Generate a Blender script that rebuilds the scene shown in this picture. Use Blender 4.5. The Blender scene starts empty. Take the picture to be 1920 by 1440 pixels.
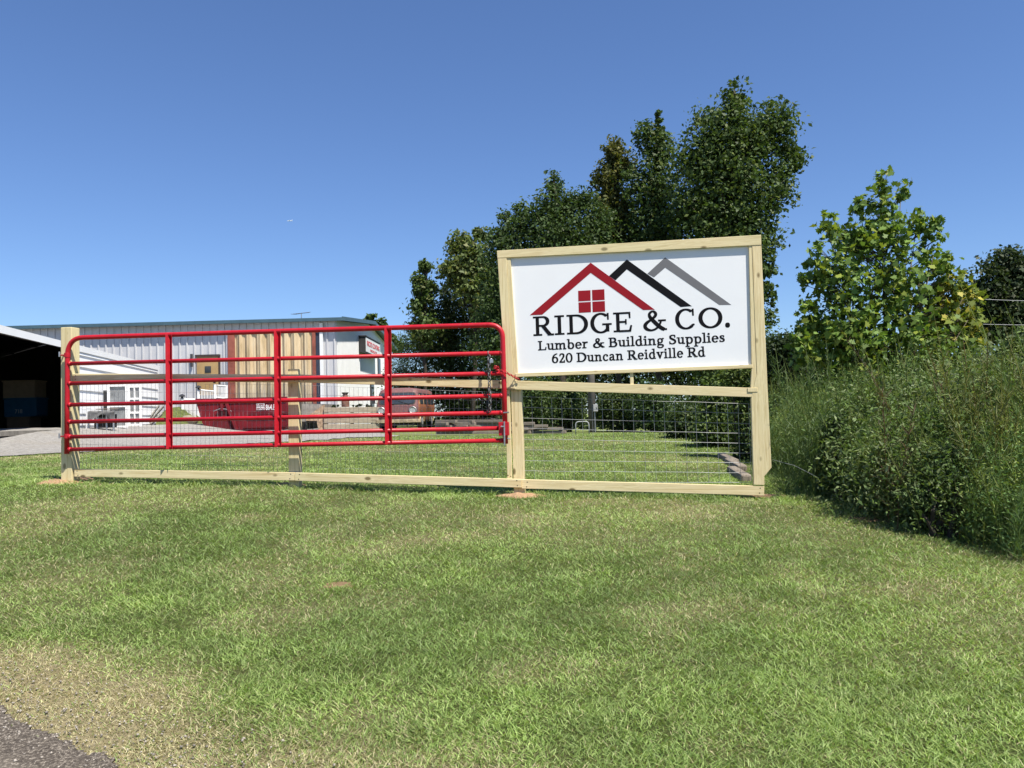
import bpy, bmesh, math, random
import numpy as np
from mathutils import Vector, Matrix
R = math.radians
rng = np.random.default_rng(7)
random.seed(7)
scn = bpy.context.scene
COL = scn.collection

# ------------------------------------------------------------------ camera
FPX, EYE = 1540.0, 1.6
PITCH, ROLL = R(2.23), R(1.5)
fwd = Vector((0, math.cos(PITCH), math.sin(PITCH)))
up0 = Vector((0, -math.sin(PITCH), math.cos(PITCH)))
rt0 = Vector((1, 0, 0))
rt = rt0 * math.cos(ROLL) - up0 * math.sin(ROLL)
upv = up0 * math.cos(ROLL) + rt0 * math.sin(ROLL)
CAM = Vector((0, 0, EYE))
cd = bpy.data.cameras.new("camera")
cam = bpy.data.objects.new("camera", cd)
COL.objects.link(cam)
M3 = Matrix((rt, upv, -fwd)).transposed()
cam.matrix_world = Matrix.Translation(CAM) @ M3.to_4x4()
cd.sensor_fit = 'HORIZONTAL'
cd.sensor_width = 36.0
cd.lens = FPX / 1920.0 * 36.0
cd.clip_start = 0.05
cd.clip_end = 30000
scn.camera = cam

# ------------------------------------------------------------------ light
SUN_EL, SUN_AZ = R(60), R(43)          # azimuth to the right of straight behind the camera
to_sun = Vector((math.cos(SUN_EL) * math.sin(SUN_AZ), -math.cos(SUN_EL) * math.cos(SUN_AZ), math.sin(SUN_EL)))
w = bpy.data.worlds.new("World")
scn.world = w
w.use_nodes = True
nt = w.node_tree
bg = nt.nodes['Background']
sky = nt.nodes.new('ShaderNodeTexSky')
sky.sky_type = 'NISHITA'
sky.sun_disc = False
sky.sun_elevation = SUN_EL
sky.sun_rotation = math.pi - SUN_AZ
sky.altitude = 300
sky.air_density = 1.0
sky.dust_density = 0.3
sky.ozone_density = 2.5
tint = nt.nodes.new('ShaderNodeMix'); tint.data_type = 'RGBA'; tint.blend_type = 'MULTIPLY'
tint.inputs[0].default_value = 1.0
tint.inputs[7].default_value = (.87, 1.04, 1.34, 1)
nt.links.new(sky.outputs[0], tint.inputs[6])
nt.links.new(tint.outputs[2], bg.inputs[0])
bg.inputs[1].default_value = 0.062
sl = bpy.data.lights.new("sun", 'SUN')
sl.energy = 4.6
sl.angle = R(0.53)
sl.color = (1.0, 0.94, 0.84)
so = bpy.data.objects.new("sun", sl)
COL.objects.link(so)
so.rotation_euler = to_sun.to_track_quat('Z', 'Y').to_euler()
so.location = (20, -20, 40)
scn.view_settings.view_transform = 'Standard'
scn.view_settings.look = 'None'
scn.view_settings.exposure = 0.85
scn.view_settings.gamma = 1.0

# ------------------------------------------------------------------ helpers
def ray(px, py):
    return fwd + rt * ((px - 960) / FPX) + upv * ((720 - py) / FPX)

def P(px, py, D):
    d = ray(px, py)
    return CAM + d * (D / d.y)

def sstep(a, b, x):
    t = np.clip((np.asarray(x, float) - a) / (b - a), 0, 1)
    return t * t * (3 - 2 * t)

_lat = rng.random((256, 256))
def vnoise(x, y, s=1.0, o=0.0):
    x = np.asarray(x, float) * s + 37.3 + o * 17.7
    y = np.asarray(y, float) * s + 91.1 + o * 5.3
    xi = np.floor(x).astype(int); yi = np.floor(y).astype(int)
    fx = x - xi; fy = y - yi
    fx = fx * fx * (3 - 2 * fx); fy = fy * fy * (3 - 2 * fy)
    g = lambda i, j: _lat[i % 256, j % 256]
    return (g(xi, yi) * (1 - fx) + g(xi + 1, yi) * fx) * (1 - fy) + (g(xi, yi + 1) * (1 - fx) + g(xi + 1, yi + 1) * fx) * fy

def fbm(x, y, s=1.0, o=0.0):
    return (vnoise(x, y, s, o) + .5 * vnoise(x, y, s * 2.1, o + 1) + .25 * vnoise(x, y, s * 4.3, o + 2)) / 1.75

def terrain(x, y):
    x = np.asarray(x, float); y = np.asarray(y, float)
    xc = np.clip(x, -6, 5)
    zf = np.interp(x, [-7, -5.2, -2.8, -.2, 2.46, 6], [1.0, .975, .89, .765, .705, .66])
    yF = 8.5 - .145 * xc
    t = (y - 1.6) / (yF - .2 - 1.6)
    tc = np.clip(t, 0, 1)
    front = zf * (tc * tc * (1 - tc) * .45 + tc * (1 - .45 * (1 - tc) * tc) * 1.0)
    front = zf * (tc + .10 * np.sin(tc * np.pi) * tc)
    back = zf + (.014 + .009 * sstep(-3, 2, x)) * (np.clip(y, yF, 22) - yF) + .42 * sstep(-10, -14, x) * sstep(12, 22, y)
    k = sstep(-.6, .8, y - yF + .2)
    z = front * (1 - k) + back * k
    z = np.where(y < yF - .8, front, np.where(y > yF + .6, back, z))
    z = z - .25 * sstep(2.9, 6, x) * sstep(3, 6, y) * (1 - sstep(10, 16, y))
    z = z + .035 * (fbm(x, y, .9, 3) - .5) * sstep(1, 4, y)
    return z

def tz(x, y):
    return float(terrain(x, y))

def G(px, py, lo=2.0, hi=70.0):
    d = ray(px, py)
    D = lo
    while D < hi:
        p = CAM + d * (D / d.y)
        if p.z <= tz(p.x, p.y):
            return p
        D += .04 if D < 14 else .15
    return CAM + d * (hi / d.y)

def link(o, parent=None):
    COL.objects.link(o)
    if parent is not None:
        o.parent = parent
        o.matrix_parent_inverse = Matrix.Translation(parent.location).inverted()
    return o

def tag(o, label=None, cat=None, group=None, kind=None):
    if label: o['label'] = label
    if cat: o['category'] = cat
    if group: o['group'] = group
    if kind: o['kind'] = kind
    return o

def thing(name, loc, label, cat, group=None):
    o = bpy.data.objects.new(name, None)
    o.empty_display_size = .2
    COL.objects.link(o)
    o.location = loc
    return tag(o, label, cat, group)

class MB:
    """collects faces in world space and links them as ONE mesh"""
    def __init__(s):
        s.v = []; s.f = []
    def add(s, vs, fs):
        n = len(s.v)
        s.v += [tuple(v) for v in vs]
        s.f += [tuple(i + n for i in f) for f in fs]
        return s
    def box(s, c, sz, ax=None):
        c = Vector(c)
        X, Y, Z = ax if ax else (Vector((1, 0, 0)), Vector((0, 1, 0)), Vector((0, 0, 1)))
        vs = [c + X * (sx * sz[0] / 2) + Y * (sy * sz[1] / 2) + Z * (sz_ * sz[2] / 2) for sx in (-1, 1) for sy in (-1, 1) for sz_ in (-1, 1)]
        return s.add(vs, [(0, 1, 3, 2), (4, 6, 7, 5), (0, 4, 5, 1), (2, 3, 7, 6), (0, 2, 6, 4), (1, 5, 7, 3)])
    def tube(s, path, r, n=10, closed=False, caps=True):
        path = [Vector(p) for p in path]
        m = len(path)
        rr = r if isinstance(r, (list, tuple)) else [r] * m
        vs, fs = [], []
        prev = None
        for i, p in enumerate(path):
            a = path[(i - 1) % m] if (closed or i > 0) else path[0]
            b = path[(i + 1) % m] if (closed or i < m - 1) else path[-1]
            t = (b - a).normalized()
            if prev is None:
                q = Vector((0, 0, 1)) if abs(t.z) < .9 else Vector((1, 0, 0))
                u = t.cross(q).normalized()
            else:
                u = (prev - t * prev.dot(t)).normalized()
            prev = u
            v = t.cross(u)
            for k in range(n):
                a_ = 2 * math.pi * k / n
                vs.append(p + (u * math.cos(a_) + v * math.sin(a_)) * rr[i])
        for i in range(m if closed else m - 1):
            j = (i + 1) % m
            for k in range(n):
                k2 = (k + 1) % n
                fs.append((i * n + k, i * n + k2, j * n + k2, j * n + k))
        if caps and not closed:
            fs.append(tuple(range(n))[::-1]); fs.append(tuple((m - 1) * n + k for k in range(n)))
        return s.add(vs, fs)
    def prism(s, pts, nrm, t):
        """closed polygon pts (world) extruded by nrm*t"""
        pts = [Vector(p) for p in pts]; nrm = Vector(nrm)
        n = len(pts)
        vs = pts + [p + nrm * t for p in pts]
        fs = [tuple(range(n))[::-1], tuple(range(n, 2 * n))]
        fs += [(i, (i + 1) % n, (i + 1) % n + n, i + n) for i in range(n)]
        return s.add(vs, fs)
    def lathe(s, c, prof, n=20):
        c = Vector(c); vs, fs = [], []
        for (r, z) in prof:
            for k in range(n):
                a = 2 * math.pi * k / n
                vs.append(c + Vector((r * math.cos(a), r * math.sin(a), z)))
        for i in range(len(prof) - 1):
            for k in range(n):
                fs.append((i * n + k, i * n + (k + 1) % n, (i + 1) * n + (k + 1) % n, (i + 1) * n + k))
        fs.append(tuple(range(n))[::-1]); fs.append(tuple((len(prof) - 1) * n + k for k in range(n)))
        return s.add(vs, fs)
    def build(s, name, mat, parent=None, smooth=False, bevel=0, base=None):
        base = Vector(base) if base is not None else (Vector(parent.location) if parent is not None and parent.type == 'EMPTY' else Vector((0, 0, 0)))
        me = bpy.data.meshes.new(name)
        me.from_pydata([tuple(Vector(v) - base) for v in s.v], [], s.f)
        me.validate()
        bm = bmesh.new(); bm.from_mesh(me)
        bmesh.ops.recalc_face_normals(bm, faces=bm.faces)
        if bevel:
            es = [e for e in bm.edges if len(e.link_faces) == 2 and e.calc_face_angle(0) > .6]
            bmesh.ops.bevel(bm, geom=es, offset=bevel, segments=2, affect='EDGES', profile=.5, clamp_overlap=True)
        bm.to_mesh(me); bm.free()
        if smooth:
            for p in me.polygons: p.use_smooth = True
        me.materials.append(mat)
        o = bpy.data.objects.new(name, me)
        if parent is not None and parent.type != 'EMPTY':
            # sub-part of a mesh part: same frame as that part when the part is axis-aligned
            COL.objects.link(o)
            o.parent = parent
            o.matrix_parent_inverse = parent.matrix_basis_world.inverted() if hasattr(parent, 'matrix_basis_world') else (PM.get(parent.name, Matrix())).inverted()
            o.matrix_basis = Matrix.Translation(base)
            PM[o.name] = Matrix.Translation(base)
        else:
            link(o, parent)
            o.location = base
            PM[o.name] = Matrix.Translation(base)
        return o
PM = {}

def board(name, p0, p1, wdir, width, thick, mat, parent, bevel=.004, screws=False):
    """a sawn board: local X runs along it so that the grain does; p0,p1 = ends of its axis"""
    p0, p1 = Vector(p0), Vector(p1)
    L = (p1 - p0).length
    X = (p1 - p0) / L
    Y = (wdir - X * wdir.dot(X)).normalized()
    Z = X.cross(Y)
    m = MB().box((0, 0, 0), (L, width, thick))
    me = bpy.data.meshes.new(name)
    me.from_pydata(m.v, [], m.f)
    bm = bmesh.new(); bm.from_mesh(me)
    bmesh.ops.recalc_face_normals(bm, faces=bm.faces)
    bmesh.ops.bevel(bm, geom=bm.edges[:], offset=bevel, segments=2, affect='EDGES', profile=.5)
    if screws:
        for sx in (-1, 1):
            for q in (-.27, .27):
                c = Vector((sx * (L / 2 - random.uniform(.035, .06)), width * q + random.uniform(-.006, .006), thick / 2 + .0006))
                f = bm.faces.new([bm.verts.new(c + Vector((.0065 * math.cos(R(45 * k)), .0065 * math.sin(R(45 * k)), 0))) for k in range(8)])
                f.material_index = 1
    bm.to_mesh(me); bm.free()
    me.materials.append(mat)
    if screws: me.materials.append(SCREW)
    o = bpy.data.objects.new(name, me)
    link(o, parent)
    mw = Matrix((X, Y, Z)).transposed().to_4x4()
    mw.translation = (p0 + p1) / 2
    o.matrix_basis = mw
    PM[o.name] = mw
    return o

def np_mesh(name, verts, k, mat, parent=None, colors=None, kcount=None, base=(0, 0, 0), smooth=False, faces=None):
    """verts (N,3); consecutive k verts form a polygon unless faces index array given"""
    me = bpy.data.meshes.new(name)
    verts = np.asarray(verts, np.float32) - np.asarray(base, np.float32)
    n = len(verts)
    if faces is None:
        faces = np.arange(n, dtype=np.int32).reshape(-1, k)
    faces = np.asarray(faces, np.int32)
    nf, k = faces.shape
    me.vertices.add(n); me.vertices.foreach_set('co', verts.ravel())
    me.loops.add(nf * k); me.loops.foreach_set('vertex_index', faces.ravel())
    me.polygons.add(nf)
    me.polygons.foreach_set('loop_start', np.arange(0, nf * k, k, dtype=np.int32))
    if smooth: me.polygons.foreach_set('use_smooth', np.ones(nf, bool))
    if colors is not None:
        a = me.color_attributes.new('col', 'FLOAT_COLOR', 'POINT')
        c4 = np.ones((n, 4), np.float32); c4[:, :3] = colors
        a.data.foreach_set('color', c4.ravel())
    me.update(calc_edges=True)
    me.materials.append(mat)
    o = bpy.data.objects.new(name, me)
    link(o, parent)
    o.location = base
    return o

# ------------------------------------------------------------------ materials
def new_mat(name, base=(.5, .5, .5), rough=.6, spec=.4, metal=0):
    m = bpy.data.materials.new(name)
    m.use_nodes = True
    b = m.node_tree.nodes['Principled BSDF']
    b.inputs['Base Color'].default_value = (*base, 1)
    b.inputs['Roughness'].default_value = rough
    b.inputs['Specular IOR Level'].default_value = spec
    b.inputs['Metallic'].default_value = metal
    return m, m.node_tree, b

def nn(t, typ, **kw):
    n = t.nodes.new(typ)
    for k, v in kw.items():
        if k in n.inputs: n.inputs[k].default_value = v
        else: setattr(n, k, v)
    return n

def ramp(t, fac, stops):
    r = t.nodes.new('ShaderNodeValToRGB')
    while len(r.color_ramp.elements) < len(stops): r.color_ramp.elements.new(.5)
    for e, (p, c) in zip(r.color_ramp.elements, stops):
        e.position = p; e.color = (*c, 1) if len(c) == 3 else c
    t.links.new(fac, r.inputs[0])
    return r.outputs[0]

def mixc(t, fac, a, b, mode='MIX'):
    m = t.nodes.new('ShaderNodeMix'); m.data_type = 'RGBA'; m.blend_type = mode
    def put(sock, v):
        if hasattr(v, 'is_linked') or isinstance(v, bpy.types.NodeSocket): t.links.new(v, sock)
        elif isinstance(v, (int, float)): sock.default_value = v
        else: sock.default_value = (*v, 1)
    put(m.inputs[0], fac); put(m.inputs[6], a); put(m.inputs[7], b)
    return m.outputs[2]

def coords(t, kind='Object', scale=(1, 1, 1), loc=(0, 0, 0), rnd=False):
    tc = t.nodes.new('ShaderNodeTexCoord')
    mp = t.nodes.new('ShaderNodeMapping')
    mp.inputs['Scale'].default_value = scale
    t.links.new(tc.outputs[kind], mp.inputs['Vector'])
    if rnd:
        oi = t.nodes.new('ShaderNodeObjectInfo')
        mu = t.nodes.new('ShaderNodeMath'); mu.operation = 'MULTIPLY'; mu.inputs[1].default_value = 40
        t.links.new(oi.outputs['Random'], mu.inputs[0])
        t.links.new(mu.outputs[0], mp.inputs['Location'])
    else:
        mp.inputs['Location'].default_value = loc
    return mp.outputs[0]

def noise(t, vec, scale=5, detail=4, rough=.55, dist=0):
    n = nn(t, 'ShaderNodeTexNoise')
    n.inputs['Scale'].default_value = scale; n.inputs['Detail'].default_value = detail
    n.inputs['Roughness'].default_value = rough; n.inputs['Distortion'].default_value = dist
    t.links.new(vec, n.inputs['Vector'])
    return n.outputs['Fac']

def bump(t, b, h, strength=.3, dist=.01):
    n = t.nodes.new('ShaderNodeBump'); n.inputs['Strength'].default_value = strength; n.inputs['Distance'].default_value = dist
    t.links.new(h, n.inputs['Height']); t.links.new(n.outputs[0], b.inputs['Normal'])

def simple(name, base, rough=.6, spec=.4, metal=0, var=.12, scale=6, bmp=0):
    m, t, b = new_mat(name, base, rough, spec, metal)
    v = coords(t)
    f = noise(t, v, scale, 5)
    lo = tuple(c * (1 - var) for c in base); hi = tuple(min(1, c * (1 + var)) for c in base)
    t.links.new(ramp(t, f, [(.3, lo), (.7, hi)]), b.inputs['Base Color'])
    if bmp: bump(t, b, f, bmp, .01)
    return m

def wood_mat(name, lo, hi, dark, knots=True):
    m, t, b = new_mat(name, hi, .75, .25)
    v = coords(t, 'Object', (1.1, 16, 16), rnd=True)
    g = noise(t, v, 1.0, 6, .6, 2.4)
    c = ramp(t, g, [(.30, dark), (.44, lo), (.52, hi), (.60, lo), (.70, hi), (.82, dark)])
    v2 = coords(t, 'Object', (2.2, 60, 60), rnd=True)
    g2 = noise(t, v2, 1.0, 3, .6)
    c = mixc(t, .35, c, ramp(t, g2, [(.3, tuple(x * .7 for x in lo)), (.7, hi)]))
    if knots:
        vk = coords(t, 'Object', (3.0, 5.5, 5.5), rnd=True)
        vo = nn(t, 'ShaderNodeTexVoronoi'); vo.inputs['Scale'].default_value = 1.0
        t.links.new(vk, vo.inputs['Vector'])
        kf = ramp(t, vo.outputs['Distance'], [(.07, (1, 1, 1)), (.13, (0, 0, 0))])
        c = mixc(t, kf, c, tuple(x * .38 for x in dark))
        vl = coords(t, 'Object', (.5, .5, .5), rnd=True)
        bl = noise(t, vl, 2.0, 2)
        c = mixc(t, ramp(t, bl, [(.4, (0, 0, 0)), (.75, (.35, .35, .35))]), c, (.52, .52, .30))
    t.links.new(c, b.inputs['Base Color'])
    bump(t, b, g2, .12, .004)
    return m

W_PINE = wood_mat('treated_pine', (.65, .52, .28), (.78, .66, .40), (.50, .36, .16))
W_OLD = wood_mat('weathered_timber', (.17, .14, .11), (.30, .26, .21), (.07, .055, .045), knots=False)
W_GREY = wood_mat('grey_timber', (.16, .15, .13), (.30, .28, .25), (.06, .055, .05), knots=False)

def red_paint():
    m, t, b = new_mat('gate_red_paint', (.44, .010, .020), .40, .35)
    v = coords(t)
    f = noise(t, v, 9, 4)
    cr = ramp(t, f, [(.3, (.38, .008, .017)), (.75, (.48, .013, .024))])
    cr = mixc(t, ramp(t, noise(t, v, 38, 5, .7), [(.60, (0, 0, 0)), (.78, (.32, .32, .32))]), cr, (.42, .20, .17))
    t.links.new(cr, b.inputs['Base Color'])
    t.links.new(ramp(t, noise(t, v, 30, 3), [(.3, (.32, .32, .32)), (.8, (.5, .5, .5))]), b.inputs['Roughness'])
    return m
RED = red_paint()
SCREW = simple('screw_head', (.10, .085, .06), .5, .5, .6, .2, 30)
STEEL = simple('galvanised_steel', (.45, .46, .47), .38, .5, .8, .2, 30)
WIRE = simple('fence_wire', (.38, .39, .40), .45, .5, .5, .15, 10)
PANEL = simple('sign_white', (.78, .79, .80), .45, .4, 0, .015, 3)
INK_BLACK = simple('sign_black', (.008, .008, .010), .8, .08, 0, .1, 4)
INK_RED = simple('sign_red', (.27, .014, .022), .8, .08, 0, .05, 4)
INK_GREY = simple('sign_grey', (.16, .16, .17), .8, .08, 0, .05, 4)

def leaf_mat(name, trans=.3, rough=.55, spec=.22):
    m = bpy.data.materials.new(name); m.use_nodes = True
    t = m.node_tree; b = t.nodes['Principled BSDF']
    at = t.nodes.new('ShaderNodeAttribute'); at.attribute_name = 'col'
    t.links.new(at.outputs['Color'], b.inputs['Base Color'])
    b.inputs['Roughness'].default_value = rough
    b.inputs['Specular IOR Level'].default_value = spec
    tr = t.nodes.new('ShaderNodeBsdfTranslucent')
    c2 = mixc(t, 1.0, at.outputs['Color'], (1.25, 1.35, .55), 'MULTIPLY')
    t.links.new(c2, tr.inputs['Color'])
    mx = t.nodes.new('ShaderNodeMixShader'); mx.inputs[0].default_value = trans
    t.links.new(b.outputs[0], mx.inputs[1]); t.links.new(tr.outputs[0], mx.inputs[2])
    t.links.new(mx.outputs[0], t.nodes['Material Output'].inputs['Surface'])
    return m
LEAF = leaf_mat('leaf', .28)
GRASS = leaf_mat('grass_blade', .3, .5, .3)
BARK = simple('bark', (.055, .045, .035), .9, .2, 0, .4, 12, .5)

# ------------------------------------------------------------------ ground
def axis_lines(segs):
    out = []
    for a, b, st in segs:
        out += list(np.arange(a, b - 1e-6, st))
    out.append(segs[-1][1])
    return np.array(out)
gx = axis_lines([(-3000, -300, 300), (-300, -60, 20), (-60, -22, 2), (-22, -9, .5), (-9, 8, .16), (8, 22, .5), (22, 60, 2), (60, 300, 20), (300, 3000, 300)])
gy = axis_lines([(-300, -20, 20), (-20, 0, 2), (0, 2, .5), (2, 13, .14), (13, 42, .4), (42, 80, 2), (80, 300, 20), (300, 6000, 300)])
XX, YY = np.meshgrid(gx, gy, indexing='ij')
ZZ = terrain(XX, YY)
nx, ny = XX.shape
idx = np.arange(nx * ny).reshape(nx, ny)
fq = np.stack([idx[:-1, :-1], idx[1:, :-1], idx[1:, 1:], idx[:-1, 1:]], -1).reshape(-1, 4)
gv = np.stack([XX, YY, ZZ], -1).reshape(-1, 3)

ASPH = [(-900, 1190), (-300, 1235), (0, 1335), (60, 1368), (130, 1408), (215, 1448), (330, 1520), (500, 1640)]
ASPH_W = [G(a, b, 1.0, 30) for a, b in ASPH]
def asph_edge_x(y):
    ys = np.array([p.y for p in ASPH_W][::-1]); xs = np.array([p.x for p in ASPH_W][::-1])
    return np.where(np.asarray(y) > ys.max(), -99.0, np.interp(y, ys, xs))

def dryness(x, y):
    """0 green .. 1 straw, by place on the lawn"""
    x = np.asarray(x, float); y = np.asarray(y, float)
    d = (x - asph_edge_x(y))
    near = 1 - sstep(.35, 2.0, d + 1.3 * (fbm(x, y, 1.6, 8) - .5))
    left = .45 * sstep(-1.5, -5, x) * sstep(.35, .7, fbm(x, y, .9, 5))
    pat = .30 * sstep(.60, .82, fbm(x, y, 1.3, 11)) + .22 * sstep(.5, .75, fbm(x, y, .45, 12))
    return np.clip(np.maximum(near, left + pat), 0, 1)

dcol = dryness(gv[:, 0], gv[:, 1])
nsg = fbm(gv[:, 0], gv[:, 1], 6, 2)
soil = np.array([.20, .155, .085]); turf = np.array([.066, .080, .026]); straw = np.array([.42, .36, .24])
gcol = turf * (.75 + .5 * nsg[:, None])
gcol = gcol * (1 - dcol[:, None] * .8) + (soil * (.5 + .5 * nsg[:, None]) + straw * (.5 - .3 * nsg[:, None])) * dcol[:, None] * .8
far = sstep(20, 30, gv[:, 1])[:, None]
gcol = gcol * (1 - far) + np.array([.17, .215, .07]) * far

def ground_mat():
    m, t, b = new_mat('turf_ground', (.1, .1, .05), .95, .1)
    at = t.nodes.new('ShaderNodeAttribute'); at.attribute_name = 'col'
    v = coords(t, 'Object')
    f = noise(t, v, 45, 5, .7)
    f2 = noise(t, v, 7, 4, .6)
    c = mixc(t, 1.0, at.outputs['Color'], ramp(t, f, [(.3, (.45, .45, .45)), (.7, (1.45, 1.45, 1.4))]), 'MULTIPLY')
    c = mixc(t, ramp(t, f2, [(.5, (0, 0, 0)), (.8, (.3, .3, .3))]), c, (.23, .2, .09))
    t.links.new(c, b.inputs['Base Color'])
    bump(t, b, f, .8, .03)
    return m
ground = np_mesh('ground', gv, 4, ground_mat(), colors=gcol, faces=fq, smooth=True)
tag(ground, kind='structure')

def sheet(name, inside, xr, yr, st, lift, mat, kind):
    xs = np.arange(xr[0], xr[1], st); ys = np.arange(yr[0], yr[1], st)
    X, Y = np.meshgrid(xs, ys, indexing='ij')
    Z = terrain(X, Y) + lift
    keep = inside(X[:-1, :-1] + st / 2, Y[:-1, :-1] + st / 2)
    ii = np.arange(X.size).reshape(X.shape)
    f = np.stack([ii[:-1, :-1], ii[1:, :-1], ii[1:, 1:], ii[:-1, 1:]], -1)[keep]
    used = np.unique(f); remap = -np.ones(X.size, int); remap[used] = np.arange(len(used))
    v = np.stack([X, Y, Z], -1).reshape(-1, 3)[used]
    o = np_mesh(name, v, 4, mat, faces=remap[f], smooth=True)
    return tag(o, kind=kind)

def in_asphalt(x, y):
    return x < asph_edge_x(y) + .22 * (fbm(x, y, 4, 9) - .5) + .09 * (fbm(x, y, 22, 4) - .5)
def asphalt_mat():
    m, t, b = new_mat('old_asphalt', (.1, .1, .1), .9, .25)
    v = coords(t)
    f = noise(t, v, 75, 4, .75); f2 = noise(t, v, 3.5, 6, .65)
    c = ramp(t, f, [(.36, (.045, .037, .029)), (.52, (.095, .079, .063)), (.66, (.32, .28, .225))])
    c = mixc(t, ramp(t, f2, [(.52, (0, 0, 0)), (.72, (.7, .7, .7))]), c, (.22, .19, .15))
    t.links.new(c, b.inputs['Base Color'])
    bump(t, b, f, .9, .01)
    return m
sheet('road', in_asphalt, (-8, 1.5), (.5, 5.2), .02, .010, asphalt_mat(), 'structure')

GR_N = [(0, 857), (120, 851), (250, 844), (400, 836), (560, 829), (720, 820), (760, 818)]
GR_W = [G(a, b) for a, b in GR_N]
GR_W = [Vector((-40, GR_W[0].y - .5, 0))] + sorted(GR_W, key=lambda p: p.x)
def in_gravel(x, y):
    ys = np.interp(x, [p.x for p in GR_W], [p.y for p in GR_W])
    n = 1.2 * (fbm(x, y, .8, 6) - .5) + .8 * (fbm(x, y, 3, 7) - .5)
    far_edge = np.interp(x, [-14, -8.2, -6.5, -5, -3.8, -3.2], [40, 40, 33, 29, 25.3, 24])
    return (y > ys + n) & (y < far_edge + n * .5) & (x < -3.3 + n)
def gravel_mat():
    m, t, b = new_mat('gravel_stone', (.5, .48, .45), .95, .15)
    v = coords(t)
    f = noise(t, v, 11, 6, .85); f2 = noise(t, v, 1.2, 4)
    c = ramp(t, f, [(.28, (.12, .114, .105)), (.5, (.28, .268, .25)), (.75, (.50, .485, .455))])
    c = mixc(t, ramp(t, f2, [(.5, (0, 0, 0)), (.75, (.35, .35, .35))]), c, (.24, .20, .14))
    t.links.new(c, b.inputs['Base Color'])
    bump(t, b, f, 1.0, .03)
    return m
sheet('gravel', in_gravel, (-34, -2.5), (11, 41), .2, .02, gravel_mat(), 'stuff')

# ------------------------------------------------------------------ fence plane
FL = P(125, 800, 9.4); FR = P(1425, 800, 8.2)
U = Vector((FR.x - FL.x, FR.y - FL.y, 0)).normalized()
Nf = Vector((U.y, -U.x, 0))                       # toward the camera
if Nf.y > 0: Nf = -Nf
ZV = Vector((0, 0, 1))
def F(px, py, off=0.0):
    d = ray(px, py)
    p0 = FL + Nf * off
    t = (p0 - CAM).dot(Nf) / d.dot(Nf)
    return CAM + d * t
def fboard(name, a, b, width, thick, off, parent, mat=W_PINE, bevel=.004):
    """board between pixel ends a,b of its centre line; front face at plane offset off"""
    p0, p1 = F(*a, off), F(*b, off)
    ax = (p1 - p0).normalized()
    wd = Nf.cross(ax).normalized()
    s = -Nf * thick / 2
    return board(name, p0 + s, p1 + s, wd, width, thick, mat, parent, bevel, name in ('rail', 'bottom_board', 'nailer_board'))
def fpoly(name, pts, thick, off, parent, mat=W_PINE, bevel=.003, axis=None):
    """outline given in the fence plane, its own real thickness"""
    ps = [F(x, y, off) for x, y in pts]
    c = sum(ps, Vector()) / len(ps)
    ax = (axis or ZV)
    X = ax.normalized(); Y = Nf.cross(X).normalized(); X = Y.cross(Nf).normalized()
    mw = Matrix((X, Y, Nf)).transposed().to_4x4(); mw.translation = c
    inv = mw.inverted()
    m = MB().prism([inv @ p for p in ps], (0, 0, -1), thick)
    me = bpy.data.meshes.new(name); me.from_pydata(m.v, [], m.f)
    bm = bmesh.new(); bm.from_mesh(me)
    bmesh.ops.recalc_face_normals(bm, faces=bm.faces)
    if bevel: bmesh.ops.bevel(bm, geom=bm.edges[:], offset=bevel, segments=2, affect='EDGES', profile=.5)
    bm.to_mesh(me); bm.free(); me.materials.append(mat)
    o = bpy.data.objects.new(name, me); link(o, parent); o.matrix_basis = mw; PM[o.name] = mw
    return o

fb = F(548, 908); fb.z = tz(fb.x, fb.y)
fence = thing('wooden_fence', fb, 'low pale pine board fence with wire mesh behind the red gate', 'fence')
TH = .038
# left gate post with its backing board
pl = F(124.5, 905, .03); plz = tz(pl.x, pl.y)
lp = fboard('gate_post', (123.8, 613.5), (124.5, 915), .137, .14, .03, fence, bevel=.006)
tag(lp, label='tall squared gate post at the left end of the fence')
fboard('backing_board', (128.5, 702), (129.5, 893), .12, .09, -.115, fence)
# mid post (short) and gate-side post
fboard('post', (549, 692), (551, 925), .118, .095, -.042, fence)
fboard('brace_board', (560.5, 702), (561.5, 893), .02, .03, -.142, fence)
fboard('post', (967.5, 731), (974, 945), .112, .1, -.042, fence)
fboard('nailer_board', (951, 731), (955.5, 900), .05, .04, -.02, fence)
# rails behind the gate
fboard('rail', (136, 707.5), (560, 709.5), .086, TH, .012, fence)
fboard('rail', (560.5, 709.5), (946, 721), .086, TH, .010, fence)
fboard('rail', (948, 721.5), (1423, 736.3), .094, TH, 0.004, fence)
# bottom boards
fboard('bottom_board', (139, 886.5), (552, 893.5), .088, TH, 0.022, fence)
fboard('bottom_board', (552.5, 893.8), (977.5, 906.5), .088, TH, .024, fence)
fboard('bottom_board', (978, 907.5), (1433, 920.5), .095, TH, 0.003, fence)
# short block between mid rail and sign
fboard('stub', (1184, 698), (1185, 723.6), .036, .03, -.006, fence)

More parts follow.
